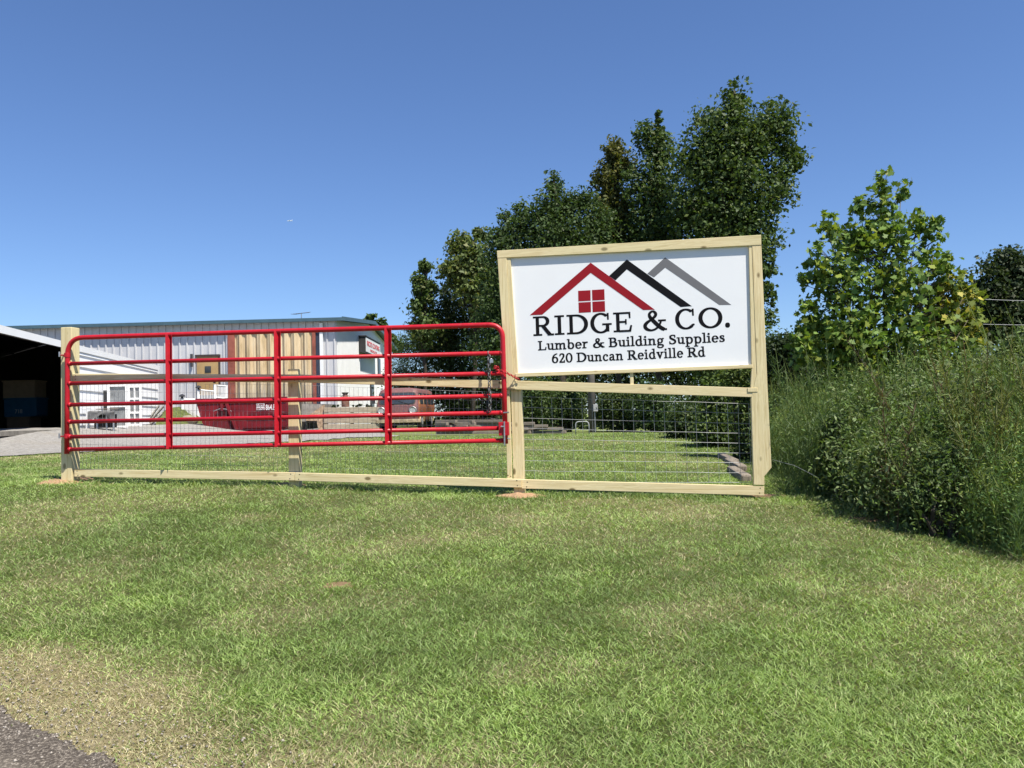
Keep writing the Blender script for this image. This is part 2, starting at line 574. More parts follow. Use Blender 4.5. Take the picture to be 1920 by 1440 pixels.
def mesh_wire(name, quad, sx, sz, off, r, open_tail=None):
    """welded wire between pixel corners (tl, tr, br, bl)"""
    tl, tr, br, bl = [F(*q, off) for q in quad]
    wdt = ((tr - tl).length + (br - bl).length) / 2
    hgt = ((bl - tl).length + (br - tr).length) / 2
    m = MB()
    nxs, nzs = max(1, round(wdt / sx)), max(1, round(hgt / sz))
    for i in range(nxs + 1):
        s = i / nxs
        a, b = tl.lerp(tr, s), bl.lerp(br, s)
        j = Nf * random.uniform(-.004, .004)
        m.tube([a + j, (a + b) / 2 + j * 2, b], r, 4, caps=False)
    for k in range(nzs + 1):
        s = k / nzs
        pts = []
        for q in range(9):
            p = tl.lerp(tr, q / 8).lerp(bl.lerp(br, q / 8), s)
            pts.append(p + ZV * random.uniform(-.004, .004) + Nf * r * 2)
        m.tube(pts, r, 4, caps=False)
    return m.build(name, WIRE, fence)
mesh_wire('wire_mesh', [(140, 716), (553, 722), (553, 892), (140, 884)], .0508, .1016, -.10, .0013)
mesh_wire('wire_mesh', [(556, 722), (948, 736), (952, 902), (556, 893)], .0508, .1016, -.10, .0013)
mesh_wire('wire_mesh', [(978, 744), (1404, 757), (1409, 905), (984, 903)], .106, .106, -.10, .0019)
m = MB()
pw = [F(1449, 862, -.05), P(1490, 873, 8.1), P(1535, 896, 7.9)]
m.tube(pw, .0016, 5)
m.build('loose_wire', WIRE, fence)

# ------------------------------------------------------------------ sign
sb = F(1425, 925); sb.z = tz(sb.x, sb.y)
sign = thing('roadside_sign', sb, 'big white lumber yard sign in a pale pine frame with three roof peaks', 'sign')
fpoly('frame_top', [(931.5, 470), (1427, 440.2), (1427.5, 459.3), (932.5, 484)], .052, .012, sign, axis=U)
fpoly('frame_side', [(932.8, 484.4), (949.5, 483.4), (963, 706), (966, 729), (949, 727)], .050, .010, sign)
fpoly('frame_side', [(949.8, 483.4), (956.8, 483.0), (971.5, 700), (968.5, 728), (963.5, 706)], .046, .002, sign)
fpoly('frame_post', [(1410, 460.2), (1427.5, 459.6), (1439, 720), (1446.6, 877), (1433, 893.5), (1433.4, 909.6), (1413.5, 909.0), (1408.5, 748), (1419, 700)], .09, .008, sign)
fpoly('frame_side', [(1404, 460.4), (1409.6, 460.2), (1418.4, 700), (1420, 727), (1407.6, 727), (1409.5, 688)], .05, .004, sign)
fpoly('frame_bottom', [(966, 700), (1411, 683.6), (1411.5, 690.2), (966.6, 707)], .05, .011, sign, axis=U)
for q in [[(1401.5, 727), (1420.5, 727), (1421, 735), (1402, 735)]]:
    fpoly('packer_block', q, .03, .012, sign)
POFF = -.021
panel = fpoly('panel', [(951, 475), (1409, 450), (1414, 689), (965, 706)], .012, POFF, sign, mat=PANEL, bevel=0, axis=U)

# panel frame of reference for the graphics
PT = POFF + .0006
o3 = F(960, 700, PT)
xu = (F(1409, 683.4, PT) - o3).normalized()
yv = Nf.cross(xu).normalized()
if yv.z < 0: yv = -yv
def to2(px, py):
    d = F(px, py, PT) - o3
    return (d.dot(xu), d.dot(yv))
def from2(x, y, h=0):
    return o3 + xu * x + yv * y + Nf * h
def flat(m, pts2, h0, h1):
    m.prism([from2(x, y, h0) for x, y in pts2], Nf, h1 - h0)
def z4(x, y): return to2(x / 3.2 + 880, y / 3.2 + 420)
m = MB(); flat(m, [z4(*q) for q in [(1068, 298), (1175, 200), (1572, 485), (1500, 486), (1175, 262), (1108, 320)]], -.0004, .0004)
m.build('roof_emblem', INK_GREY, panel)
m = MB(); flat(m, [z4(*q) for q in [(838, 312), (945, 213), (1335, 493), (1268, 498), (945, 272), (877, 338)]], -.0004, .0007)
m.build('roof_emblem', INK_BLACK, panel)
m = MB(); flat(m, [z4(*q) for q in [(363, 547), (728, 232), (1113, 514), (1043, 516), (728, 293), (437, 544)]], -.0004, .0010)
m.build('roof_emblem', INK_RED, panel)
m = MB()
for q in [[(653, 401), (727, 397), (728, 460), (654, 464)], [(736, 396), (810, 391), (812, 455), (738, 459)],
          [(655, 471), (729, 467), (730, 529), (657, 533)], [(738, 466), (813, 462), (815, 525), (740, 529)]]:
    flat(m, [z4(*p) for p in q], -.0004, .0009)
m.build('window_emblem', INK_RED, panel)

# --- serif lettering, drawn stroke by stroke (cap height 1)
def ser(x0, x1, y): return ('r', x0, y, x1, y + .065)
def stem(x, y0=0., y1=1., w=.15): return ('r', x, y0, x + w, y1)
XH = .69
GL = {
 'R': (1.05, [stem(.14), ser(0, .44, 0), ser(0, .3, .935), ('r', .28, .935, .55, 1), ('o', .52, .74, .32, .26, .165, .195, -90, 90), ('r', .28, .48, .55, .545), ('p', [(.40, .52), (.58, .52), (.96, .03), (.77, .03)]), ser(.76, 1.07, 0)]),
 'I': (.46, [stem(.155), ser(0, .46, 0), ser(0, .46, .935)]),
 'D': (1.09, [stem(.14), ser(0, .3, 0), ser(0, .3, .935), ('r', .28, .93, .50, 1), ('r', .28, 0, .50, .07), ('o', .48, .5, .60, .5, .43, .43, -90, 90)]),
 'G': (1.08, [('o', .53, .5, .53, .525, .36, .45, 48, 318), ('r', .80, .06, .95, .44), ('r', .62, .40, 1.08, .465), ('p', [(.87, 1.0), (.94, 1.0), (.94, .68), (.885, .68)])]),
 'E': (.93, [stem(.14), ser(0, .3, 0), ser(0, .3, .935), ('r', .28, .93, .85, 1), ('p', [(.78, .94), (.85, .94), (.85, .70), (.80, .70)]), ('r', .28, .475, .64, .545), ('r', .60, .39, .65, .63), ('r', .28, 0, .86, .07), ('p', [(.79, .06), (.86, 0), (.92, .31), (.86, .31)])]),
 'C': (1.0, [('o', .53, .5, .53, .525, .36, .45, 50, 312), ('p', [(.86, 1.0), (.93, 1.0), (.93, .67), (.875, .67)]), ('p', [(.80, .20), (.86, .13), (.96, .20), (.92, .24)])]),
 'O': (1.16, [('o', .58, .5, .58, .525, .405, .45, 0, 360)]),
 '&': (1.18, [('s', [(1.08, .02, .15), (.85, .17, .16), (.55, .48, .16), (.38, .70, .13), (.36, .85, .10), (.47, .965, .07), (.60, .955, .09), (.68, .82, .12), (.60, .68, .10), (.42, .54, .08), (.22, .40, .12), (.12, .24, .15), (.20, .08, .13), (.42, .0, .08), (.66, .07, .07), (.84, .26, .07), (.94, .50, .07)]), ser(.80, 1.16, .46), ser(.93, 1.2, 0)]),
 '.': (.26, [('o', .12, .09, .12, .115, .001, .001, 0, 360)]),
 'L': (.84, [stem(.13), ser(0, .40, .935), ('r', 0, 0, .80, .065), ('p', [(.73, .05), (.80, 0), (.85, .30), (.79, .30)])]),
 'B': (.88, [stem(.12), ser(0, .28, 0), ser(0, .28, .935), ('r', .26, .935, .48, 1), ('r', .26, .50, .5, .565), ('r', .26, 0, .5, .065), ('o', .46, .75, .29, .25, .15, .185, -90, 90), ('o', .48, .2825, .37, .2825, .22, .2175, -90, 90)]),
 'S': (.72, [('s', [(.60, .76, .06), (.57, .90, .07), (.36, .965, .075), (.14, .86, .13), (.16, .66, .15), (.36, .53, .16), (.56, .40, .15), (.62, .22, .14), (.46, .06, .09), (.26, .03, .07), (.09, .13, .07), (.06, .27, .06)]), ('r', .55, .72, .61, .98), ('r', .04, .03, .10, .29)]),
 'u': (.78, [('s', [(.19, .66, .13), (.19, .25, .13), (.24, .10, .12), (.36, .05, .08), (.50, .10, .06), (.60, .2, .05)]), ('r', .53, .0, .66, XH), ('r', 0, .63, .25, XH), ('r', .42, .63, .66, XH), ('r', .55, 0, .78, .06)]),
 'm': (1.22, [stem(.11, 0, XH, .13), ('r', 0, .63, .2, XH), ser(0, .34, 0), ('s', [(.22, .50, .05), (.32, .61, .07), (.44, .645, .08), (.54, .58, .12), (.56, .42, .13), (.56, .03, .13)]), ('s', [(.61, .50, .05), (.72, .61, .07), (.84, .645, .08), (.96, .58, .12), (.98, .42, .13), (.98, .03, .13)]), ser(.45, .70, 0), ser(.87, 1.16, 0)]),
 'n': (.82, [stem(.11, 0, XH, .13), ('r', 0, .63, .2, XH), ser(0, .34, 0), ('s', [(.22, .50, .05), (.33, .61, .07), (.46, .645, .08), (.57, .58, .12), (.60, .42, .13), (.60, .03, .13)]), ser(.48, .78, 0)]),
 'b': (.76, [stem(.10, 0.02, 1.06, .13), ('r', 0, 1.0, .2, 1.06), ('o', .38, .335, .33, .36, .195, .295, -178, 150)]),
 'd': (.78, [stem(.50, 0., 1.06, .13), ('r', .38, 1.0, .55, 1.06), ('r', .52, 0, .76, .06), ('o', .36, .335, .33, .36, .195, .295, 20, 345)]),
 'p': (.78, [stem(.11, -.33, XH, .13), ('r', 0, .63, .2, XH), ('r', 0, -.36, .37, -.30), ('o', .40, .335, .33, .36, .195, .295, -165, 160)]),
 'e': (.68, [('o', .34, .335, .32, .36, .185, .30, 0, 318), ('r', .1, .335, .645, .395)]),
 'r': (.58, [stem(.11, 0, XH, .13), ('r', 0, .63, .2, XH), ser(0, .38, 0), ('s', [(.22, .46, .05), (.32, .60, .08), (.43, .64, .11), (.53, .62, .12)])]),
 'i': (.38, [stem(.12, 0, XH, .13), ('r', 0, .63, .2, XH), ser(0, .36, 0), ('o', .17, .92, .085, .085, .001, .001, 0, 360)]),
 'l': (.38, [stem(.12, 0, 1.06, .13), ('r', 0, 1.0, .2, 1.06), ser(0, .36, 0)]),
 's': (.56, [('s', [(.45, .53, .05), (.42, .62, .06), (.27, .655, .07), (.13, .58, .11), (.14, .46, .12), (.28, .37, .125), (.43, .27, .12), (.45, .14, .11), (.32, .04, .07), (.18, .03, .06), (.08, .11, .05), (.06, .2, .05)]), ('r', .41, .5, .46, .68), ('r', .04, .02, .09, .21)]),
 'a': (.68, [('s', [(.10, .52, .07), (.18, .62, .08), (.33, .65, .08), (.46, .57, .11), (.48, .42, .12), (.48, .12, .12), (.56, .03, .08), (.66, .05, .05)]), ('s', [(.48, .40, .06), (.28, .36, .07), (.12, .27, .11), (.10, .14, .12), (.20, .04, .09), (.34, .06, .06), (.47, .18, .05)])]),
 'c': (.62, [('o', .34, .335, .32, .36, .185, .30, 48, 318), ('o', .50, .55, .08, .08, .001, .001, 0, 360)]),
 'v': (.74, [('p', [(.05, .66), (.20, .66), (.42, .12), (.36, -.01), (.33, -.01)]), ('p', [(.54, .66), (.63, .66), (.39, -.01), (.33, -.01), (.36, .12)]), ('r', 0, .63, .29, XH), ('r', .46, .63, .73, XH)]),
 'g': (.74, [('o', .32, .43, .27, .26, .145, .20, 0, 360), ('s', [(.18, .22, .06), (.10, .12, .08), (.16, .03, .10), (.34, .0, .11), (.54, -.03, .11), (.62, -.15, .10), (.50, -.29, .07), (.30, -.33, .07), (.11, -.27, .08), (.07, -.15, .07), (.16, -.05, .06), (.26, .0, .06)]), ('s', [(.48, .60, .06), (.58, .66, .07), (.69, .65, .08)])]),
 '6': (.74, [('o', .37, .32, .34, .335, .195, .27, 0, 360), ('s', [(.11, .34, .14), (.13, .58, .13), (.26, .82, .10), (.46, .96, .07), (.62, 1.0, .05)])]),
 '2': (.70, [('s', [(.10, .74, .07), (.16, .90, .08), (.34, .97, .09), (.52, .88, .13), (.53, .70, .14), (.40, .46, .11), (.22, .22, .08), (.10, .07, .07)]), ('r', .06, 0, .64, .11), ('r', .58, .05, .645, .25)]),
 '0': (.76, [('o', .37, .5, .37, .515, .225, .45, 0, 360)]),
}
def catmull(pts, n=5):
    a = np.array(pts); out = []
    for i in range(len(a) - 1):
        p0 = a[max(i - 1, 0)]; p1 = a[i]; p2 = a[i + 1]; p3 = a[min(i + 2, len(a) - 1)]
        for k in range(n):
            t = k / n
            out.append(.5 * (2 * p1 + (p2 - p0) * t + (2 * p0 - 5 * p1 + 4 * p2 - p3) * t * t + (3 * p1 - p0 - 3 * p2 + p3) * t ** 3))
    out.append(a[-1]); return np.array(out)
def glyph_polys(ch):
    polys = []
    for e in GL[ch][1]:
        if e[0] == 'r': polys.append([[(e[1], e[2]), (e[3], e[2]), (e[3], e[4]), (e[1], e[4])]])
        elif e[0] == 'p': polys.append([e[1]])
        elif e[0] == 'o':
            _, cx, cy, rx, ry, ix, iy, a0, a1 = e
            n = 32; st = []
            an = [R(a0 + (a1 - a0) * k / n) for k in range(n + 1)]
            for k in range(n):
                A, B = an[k], an[k + 1]
                st.append([(cx + rx * math.cos(A), cy + ry * math.sin(A)), (cx + rx * math.cos(B), cy + ry * math.sin(B)), (cx + ix * math.cos(B), cy + iy * math.sin(B)), (cx + ix * math.cos(A), cy + iy * math.sin(A))])
            polys.append(st)
        else:
            c = catmull(e[1]); st = []
            L, Rr = [], []
            for i in range(len(c)):
                d = c[min(i + 1, len(c) - 1), :2] - c[max(i - 1, 0), :2]
                d = d / (np.linalg.norm(d) + 1e-9); nrm = np.array([-d[1], d[0]]) * c[i, 2] / 2
                L.append(c[i, :2] + nrm); Rr.append(c[i, :2] - nrm)
            for i in range(len(c) - 1): st.append([tuple(L[i]), tuple(L[i + 1]), tuple(Rr[i + 1]), tuple(Rr[i])])
            polys.append(st)
    return polys
def text_line(name, text, b0, b1, cap_px, mat, parent, track=.07, space=.36, positions=None, bold=.016):
    a = np.array(to2(*b0)); b = np.array(to2(*b1))
    cap = cap_px
    adv, x = [], 0
    for ch in text:
        if ch == ' ': x += space; adv.append(None); continue
        adv.append(x); x += GL[ch][0] + track
    x -= track
    d = (b - a); L = np.linalg.norm(d); d /= L
    nv = np.array([-d[1], d[0]])
    sx = L / x
    m = MB()
    for ci, (ch, ax) in enumerate(zip(text, adv)):
        if ax is None: continue
        kx, x0 = sx, ax * sx
        if positions:
            x0, x1 = positions[ci]; x0 *= L; kx = (x1 * L - x0) / GL[ch][0]
        for pi, st in enumerate(glyph_polys(ch)):
            for bi, (bx_, by_) in enumerate(((-1, -1), (1, -1), (-1, 1), (1, 1))):
                h = .0004 + .00005 * (pi * 4 + bi)
                for poly in st:
                    q = [a + d * (x0 + p[0] * kx + bx_ * bold * cap) + nv * ((p[1] + by_ * bold) * cap) for p in poly]
                    m.add([from2(*p, h) for p in q], [tuple(range(len(q)))])
    return m.build(name, mat, parent)
cap1 = (to2(1003, 594)[1] - to2(1003, 629.5)[1])
def zz(x): return (x - 95) / (1778 - 95)
pos = [(zz(a), zz(b)) for a, b in [(95, 270), (285, 365), (392, 575), (598, 778), (798, 955), (0, 0), (1045, 1245), (0, 0), (1325, 1490), (1520, 1715), (1740, 1778)]]
text_line('lettering', 'RIDGE & CO.', (1000.8, 629.6), (1369, 612.6), cap1 * 1.0, INK_BLACK, panel, positions=pos)
text_line('lettering', 'Lumber & Building Supplies', (1009.5, 656.6), (1359.5, 640.6), cap1 * .47, INK_BLACK, panel, track=.075, space=.42, bold=.030)
text_line('lettering', '620 Duncan Reidville Rd', (1035, 680.6), (1322.5, 668), cap1 * .47, INK_BLACK, panel, track=.09, space=.40, bold=.030)

# ------------------------------------------------------------------ red gate
GO = .082
gb = F(540, 850, GO); gb.z = tz(gb.x, gb.y)
gate = thing('farm_gate', gb, 'bright red tubular farm gate with seven bars folded open along the fence', 'gate')
def arc2(p_a, corner, p_b, n=8):
    a, c, b = Vector(p_a), Vector(corner), Vector(p_b)
    return [a * (1 - t) ** 2 + c * 2 * t * (1 - t) + b * t * t for t in [k / n for k in range(n + 1)]]
g = lambda x, y, o=0.0: F(x, y, GO + o)
path = [g(125.2, 851), g(126, 750)] + arc2(g(126.4, 672), g(125.6, 633.5), g(156, 632.8)) + [g(540, 620.5)] + arc2(g(914, 609.4), g(942, 608.4), g(942.5, 634)) + [g(945, 720), g(948, 832)]
m = MB().tube(path, .0268, 14)
m.build('gate_frame', RED, gate, smooth=True)
LY = [682, 719, 759, 791, 819, 842.8]; RY = [662, 700, 742, 774, 803, 826]
for a, b in zip(LY, RY):
    m = MB()
    m.tube([g(127.5, a), g(943.5, b)], .0225, 12)
    for x, y in ((131, a), (940, b)):
        m.tube([g(x - 2.5, y), g(x + 2.5, y)], .0262, 12)
    m.build('bar', RED, gate, smooth=True)
def bar_y(k, x):
    L = [633] + LY; Rr = [608.4] + RY
    return L[k] + (Rr[k] - L[k]) * (x - 126) / (943 - 126)
for x in (317, 520.5, 727.5):
    a, b = (x, bar_y(0, x) - 1), (x + 1.4, bar_y(6, x) + 3)
    m = MB()
    p0, p1 = g(*a, .030), g(*b, .030)
    ax = (p1 - p0).normalized(); wd = Nf.cross(ax).normalized()
    if wd.x < 0: wd = -wd
    L = (p1 - p0).length
    mid = (p0 + p1) / 2
    mid = mid - Nf * .030
    for (xa, wa, xb, wb_) in ((-.037, .045, 0, -.004), (0, -.004, .037, .036)):
        e = wd * (xb - xa) + Nf * (wb_ - wa); ln = e.length; e.normalize()
        m.box(mid + wd * ((xa + xb) / 2) + Nf * ((wa + wb_) / 2), (ln, L, .005), (e, ax, e.cross(ax)))
    m.build('stay', RED, gate, bevel=.0015)
for y, yb in ((666, 664), (818, 818)):
    m = MB()
    m.tube([g(126, y - 4), g(126, y + 4)], .033, 14)
    m.box(g(121.5, y), (.07, .05, .014), (U, Nf, ZV))
    m.build('hinge_collar', RED, gate, bevel=.002)
    m = MB()
    q = F(119.5, y, .03)
    m.tube([q - Nf * .02, q + Nf * (GO - .01)], .009, 10)
    m.tube([q + Nf * (GO - .012) - ZV * .022, q + Nf * (GO - .012) + ZV * .035], .010, 10)
    m.build('hinge_pin', STEEL, gate)
m = MB()
m.box(g(945, 804, .02), (.105, .055, .14), (U, Nf, ZV))
m.build('latch_plate', RED, gate, bevel=.004)
m = MB()
m.tube([g(945.5, 790, .06), g(946, 835, .06)], .0085, 8)
m.tube([g(944, 774, .035), g(954, 773, .05)], .008, 8)
m.tube([g(951, 822, .03), g(957, 823, .03)], .007, 8)
m.tube([g(945.5, 800, .062), g(939, 800, .062)], .009, 8)
m.build('latch_pin', STEEL, gate)

def chain_links(pts, link_len, r, name, mat, label, cat, base):
    th = thing(name, base, label, cat)
    pts = [Vector(p) for p in pts]
    seg = [(b - a).length for a, b in zip(pts[:-1], pts[1:])]
    tot = sum(seg); n = int(tot / (link_len * .74))
    m = MB()
    for i in range(n):
        s = tot * (i + .5) / n
        k = 0
        while s > seg[k] and k < len(seg) - 1: s -= seg[k]; k += 1
        t = (pts[k + 1] - pts[k]).normalized()
        c = pts[k] + t * s
        q = Nf if abs(t.dot(Nf)) < .9 else ZV
        u = t.cross(q).normalized(); v = t.cross(u)
        a_ = (i % 2) * math.pi / 2 + .5
        wv = u * math.cos(a_) + v * math.sin(a_)
        loop = []
        hl, hw = link_len / 2 - r, link_len * .30
        for j in range(12):
            an = 2 * math.pi * j / 12
            ex = math.copysign(abs(math.cos(an)) ** .7, math.cos(an)) * hl
            loop.append(c + t * ex + wv * math.sin(an) * hw)
        m.tube(loop, r, 6, closed=True)
    m.build('links', mat, th, smooth=True)
    return th
cpts = [g(917, 681, -.045), g(916.6, 655, .0), g(917, 682, .048), g(917.5, 720, .050), g(918.5, 745, .05), g(918, 773, .046)]
cpts[1] = g(916.6, 659.5, .0)
hang = chain_links(cpts, .052, .0062, 'hanging_chain', simple('chain_steel', (.13, .13, .13), .5, .5, .5, .5, 60), 'dark steel chain hanging over the second bar of the red gate', 'chain', g(917, 680, .04))
m = MB(); m.box(g(921.5, 677, .05), (.035, .018, .04), (U, Nf, ZV)); m.tube(arc2(g(918, 676, .05), g(920, 669, .05), g(923, 675, .05)), .004, 6)
m.build('hook', STEEL, hang, bevel=.003)
rp = [g(930, 694, .03), g(938, 695, .055), g(947, 697.5, .05), g(955, 702, .02), F(966, 707.5, .03), F(973, 712.5, .022)]
rc = chain_links(rp, .036, .0042, 'gate_chain', RED, 'short red chain tying the red gate to the sign frame', 'chain', g(940, 700, .04))
m = MB()
for k in range(7):
    a = 2 * math.pi * k / 7
    pp = [g(931, 694, .03) + Vector((random.uniform(-.03, .03), random.uniform(-.015, .03), random.uniform(0, .05))) for _ in range(4)]
    m.tube(pp, .005, 5)
m.build('chain_bunch', RED, rc)

# ------------------------------------------------------------------ leaf clouds
def unit(v): return v / (np.linalg.norm(v, axis=1, keepdims=True) + 1e-9)
def leaf_verts(c, nrm, size, asp=.55, shape=None):
    n = len(c)
    rnd = rng.normal(size=(n, 3))
    t = unit(np.cross(nrm, rnd)); b = np.cross(nrm, t)
    s = size[:, None]
    if shape is None:
        q = [t * -.5 * s, b * asp * .5 * s + t * .05 * s + nrm * .10 * s, t * .5 * s - nrm * .05 * s, -b * asp * .5 * s + t * .05 * s + nrm * .10 * s]
        return (c[:, None, :] + np.stack(q, 1)).reshape(-1, 3)
    out = [c + (t * x + b * y + nrm * (.12 * abs(y))) * s for x, y in shape]
    return np.stack(out, 1).reshape(-1, 3)

def lobes_px(lobes, D, depth=1.0, grow=1.0):
    out = []
    for (x, y, rx, ry, *dd) in lobes:
        rx, ry = rx * grow, ry * grow
        d = D + (dd[0] if dd else 0)
        c = P(x, y, d); k = d / FPX
        out.append((np.array(c), np.array([rx * k, (rx + ry) / 2 * k * depth, ry * k])))
    return out

def crown(lobes, n_leaf, size, col, colvar=.25, clump=.38, per=28, alt=None, altf=0, upb=.7, flat=.7, asp=.6, shape=None, ctr_pow=.5):
    """leaf cloud filling the lobes; returns verts, colours, clump centres"""
    vol = np.array([max(r[0] * r[2], .02) for _, r in lobes]); vol = vol / vol.sum()
    V, C, CC = [], [], []
    for (c, r), f in zip(lobes, vol):
        nl = int(n_leaf * f); nc = max(2, nl // per)
        d = unit(rng.normal(size=(nc, 3))); rad = rng.random((nc, 1)) ** ctr_pow
        cc = c + d * rad * r * .92
        CC.append(cc)
        k = rng.integers(0, nc, nl)
        off = np.clip(rng.normal(size=(nl, 3)), -1.5, 1.5) * np.array([1, 1, flat]) * min(clump, .55 * float(min(r[0], r[2]))) * (.5 + rng.random((nc, 1))[k]) * .62
        p = cc[k] + off
        nr = unit(rng.normal(size=(nl, 3)) + np.array([0, 0, upb]) + d[k] * .6)
        s = size * (.5 + 1.0 * rng.random(nl))
        V.append(leaf_verts(p, nr, s, asp, shape))
        cl = np.array(col) * (1 + colvar * (rng.random((nl, 1)) * 2 - 1)) * (1 + .18 * (rng.random((nc, 1))[k] * 2 - 1))
        if alt is not None:
            w_ = (rng.random((nl, 1)) < altf) * 1.0
            cl = cl * (1 - w_) + np.array(alt) * (.7 + .6 * rng.random((nl, 1))) * w_
        C.append(np.repeat(cl, 4 if shape is None else len(shape), 0))
    return np.concatenate(V), np.concatenate(C), np.concatenate(CC)

def trunk_mesh(base, top, r0, targets, nb, br, name, parent, mat=BARK):
    m = MB()
    base, top = Vector(base), Vector(top)
    pts = []
    n = 7
    for k in range(n + 1):
        t = k / n
        p = base.lerp(top, t) + Vector((random.uniform(-1, 1), random.uniform(-1, 1), 0)) * r0 * .6 * (0 < t < 1)
        pts.append(p)
    m.tube(pts, [r0 * (1 - .85 * k / n) for k in range(n + 1)], 8)
    idxs = random.sample(range(len(targets)), min(nb, len(targets)))
    for i in idxs:
        q = Vector(targets[i])
        h = min(.95, max(.15, (q.z - base.z) / max(.1, top.z - base.z) - random.uniform(.08, .25)))
        a = base.lerp(top, h)
        mid = (a + q) / 2 + Vector((0, 0, (q - a).length * .08))
        m.tube([a, mid, q], [br * 1.6, br, br * .4], 5, caps=False)
    return m.build(name, mat, parent, smooth=True)

def tree(name, lobes, D, base_px, label, col, n, size, group=None, depth=1.0, r0=.18, nb=40, br=.03, cat='tree', **kw):
    L = lobes_px(lobes, D, depth, 1.13)
    bx = P(base_px, 760, D); bz = tz(bx.x, bx.y)
    base = Vector((bx.x, bx.y, bz - .05))
    th = thing(name, base, label, cat, group)
    V, C, CC = crown(L, n, size, col, **kw)
    np_mesh('crown', V, 4 if kw.get('shape') is None else len(kw['shape']), LEAF, th, C, base=base)
    topl = max(L, key=lambda a: a[0][2] + a[1][2])
    top = topl[0] + np.array([0, 0, topl[1][2] * .6])
    trunk_mesh(base, top, r0, CC, nb, br, 'trunk', th)
    return th

DG = (.060, .098, .031); MG = (.076, .118, .034); PG = (.125, .165, .055); OL = (.064, .102, .031)
tg = 'tall trees standing behind the sign'
tree('poplar_tree', [(1378, 192, 26, 36), (1345, 245, 46, 42), (1400, 255, 55, 55), (1452, 235, 38, 46), (1482, 285, 24, 34), (1320, 300, 50, 55), (1385, 335, 85, 65), (1462, 345, 32, 40), (1300, 380, 42, 55), (1345, 415, 80, 70), (1415, 420, 40, 55), (1380, 510, 62, 75), (1436, 560, 14, 60), (1434, 490, 16, 40), (1350, 640, 80, 80)], 33, 1375,
     'tallest broad leafy tree, its top well above the sign', OL, 40500, 0.172, tg, r0=.22, nb=70, br=.045, alt=(.12, .155, .04), altf=.13, clump=.6, per=34)
tree('poplar_tree', [(1235, 215, 6, 16), (1236, 240, 9, 22), (1212, 262, 20, 34), (1240, 290, 20, 45), (1220, 350, 48, 55), (1232, 430, 56, 60), (1240, 520, 60, 70)], 35.5, 1232,
     'narrow tree with a thin pointed top just left of the tallest tree', OL, 17550, 0.163, tg, r0=.16, nb=40, clump=.5, alt=(.12, .13, .05), altf=.08)
tree('poplar_tree', [(1152, 284, 18, 22), (1166, 320, 22, 32), (1138, 340, 20, 38), (1155, 390, 34, 42), (1160, 450, 40, 48)], 37, 1158,
     'yellowish green tree rising left of the narrow pointed tree', (.085, .095, .028), 12150, 0.172, tg, r0=.14, nb=30, clump=.55, alt=(.17, .16, .04), altf=.25)
tree('oak_tree', [(1038, 348, 16, 22), (1030, 390, 32, 32), (1064, 388, 26, 28), (1095, 378, 22, 22), (1122, 412, 25, 35), (1050, 440, 60, 45), (1110, 460, 45, 50), (1060, 520, 80, 60)], 34, 1060,
     'dark green oak with two rounded peaks above the left half of the sign', DG, 22950, 0.138, tg, r0=.2, nb=40, clump=.5, alt=(.08, .11, .04), altf=.15)
tree('oak_tree', [(977, 393, 14, 15), (962, 420, 26, 26), (988, 430, 32, 38), (935, 450, 28, 26), (960, 490, 52, 48), (950, 560, 60, 60), (930, 640, 50, 60)], 35, 965,
     'dark oak whose top rises just above the left end of the sign frame', DG, 17550, 0.138, tg, r0=.18, nb=30, clump=.45, alt=(.08, .11, .04), altf=.12)
tree('pale_tree', [(893, 438, 9, 16), (908, 444, 11, 15), (870, 455, 18, 20), (848, 466, 14, 18), (885, 488, 36, 32), (850, 510, 22, 28), (900, 540, 40, 50)], 41, 885,
     'pale green loose tree between the dark oaks and the pine', PG, 7000, .22, tg, r0=.14, nb=26, clump=.55, alt=(.16, .17, .06), altf=.2)
tree('poplar_tree', [(797, 496, 11, 14), (784, 530, 12, 24), (800, 545, 17, 24), (782, 575, 12, 20), (800, 620, 25, 30)], 41, 795,
     'small leafy tree at the far left end of the wood', MG, 4200, .20, tg, r0=.11, nb=18, clump=.4, alt=(.13, .15, .05), altf=.15)
tree('pine_tree', [(835, 545, 30, 12), (860, 570, 40, 14), (812, 585, 26, 9), (840, 600, 46, 16), (870, 620, 46, 20), (815, 612, 30, 8)], 45, 850,
     'olive pine with flat spreading boughs left of the sign', (.066, .078, .034), 9500, .17, tg, r0=.15, nb=40, clump=.32, flat=.45, asp=.16, upb=.2)
tree('cedar_tree', [(800, 645, 52, 38), (762, 650, 26, 28), (850, 660, 60, 40), (905, 640, 45, 60), (800, 710, 60, 45), (890, 710, 60, 45), (752, 690, 22, 45)], 46, 830,
     'dense dark evergreen behind the old van and the gate end', DG, 33600, 0.105, tg, r0=.16, nb=30, clump=.42, alt=(.07, .09, .035), altf=.12, asp=.35)
tree('far_tree', [(688, 602, 11, 7), (697, 595, 8, 6), (705, 612, 8, 8)], 78, 690,
     'distant tree top showing just over the end of the metal building roof', OL, 900, .35, 'distant tree tops by the building roof', r0=.15, nb=6, clump=.5)
tree('far_tree', [(718, 606, 7, 9), (720, 624, 10, 14), (735, 632, 7, 12), (744, 650, 9, 14)], 78, 722,
     'distant tree top in the gap between building roof and wood', OL, 1500, .35, 'distant tree tops by the building roof', r0=.15, nb=8, clump=.5)
tree('oak_tree', [(1888, 494, 46, 26), (1862, 545, 44, 46), (1845, 600, 30, 50), (1912, 545, 45, 55), (1872, 600, 50, 50), (1935, 610, 50, 60), (1960, 540, 50, 60)], 34, 1900,
     'dark round oak at the right edge behind the cables', (.036, .056, .022), 24000, .17, r0=.2, nb=30, clump=.5, alt=(.06, .07, .03), altf=.15)

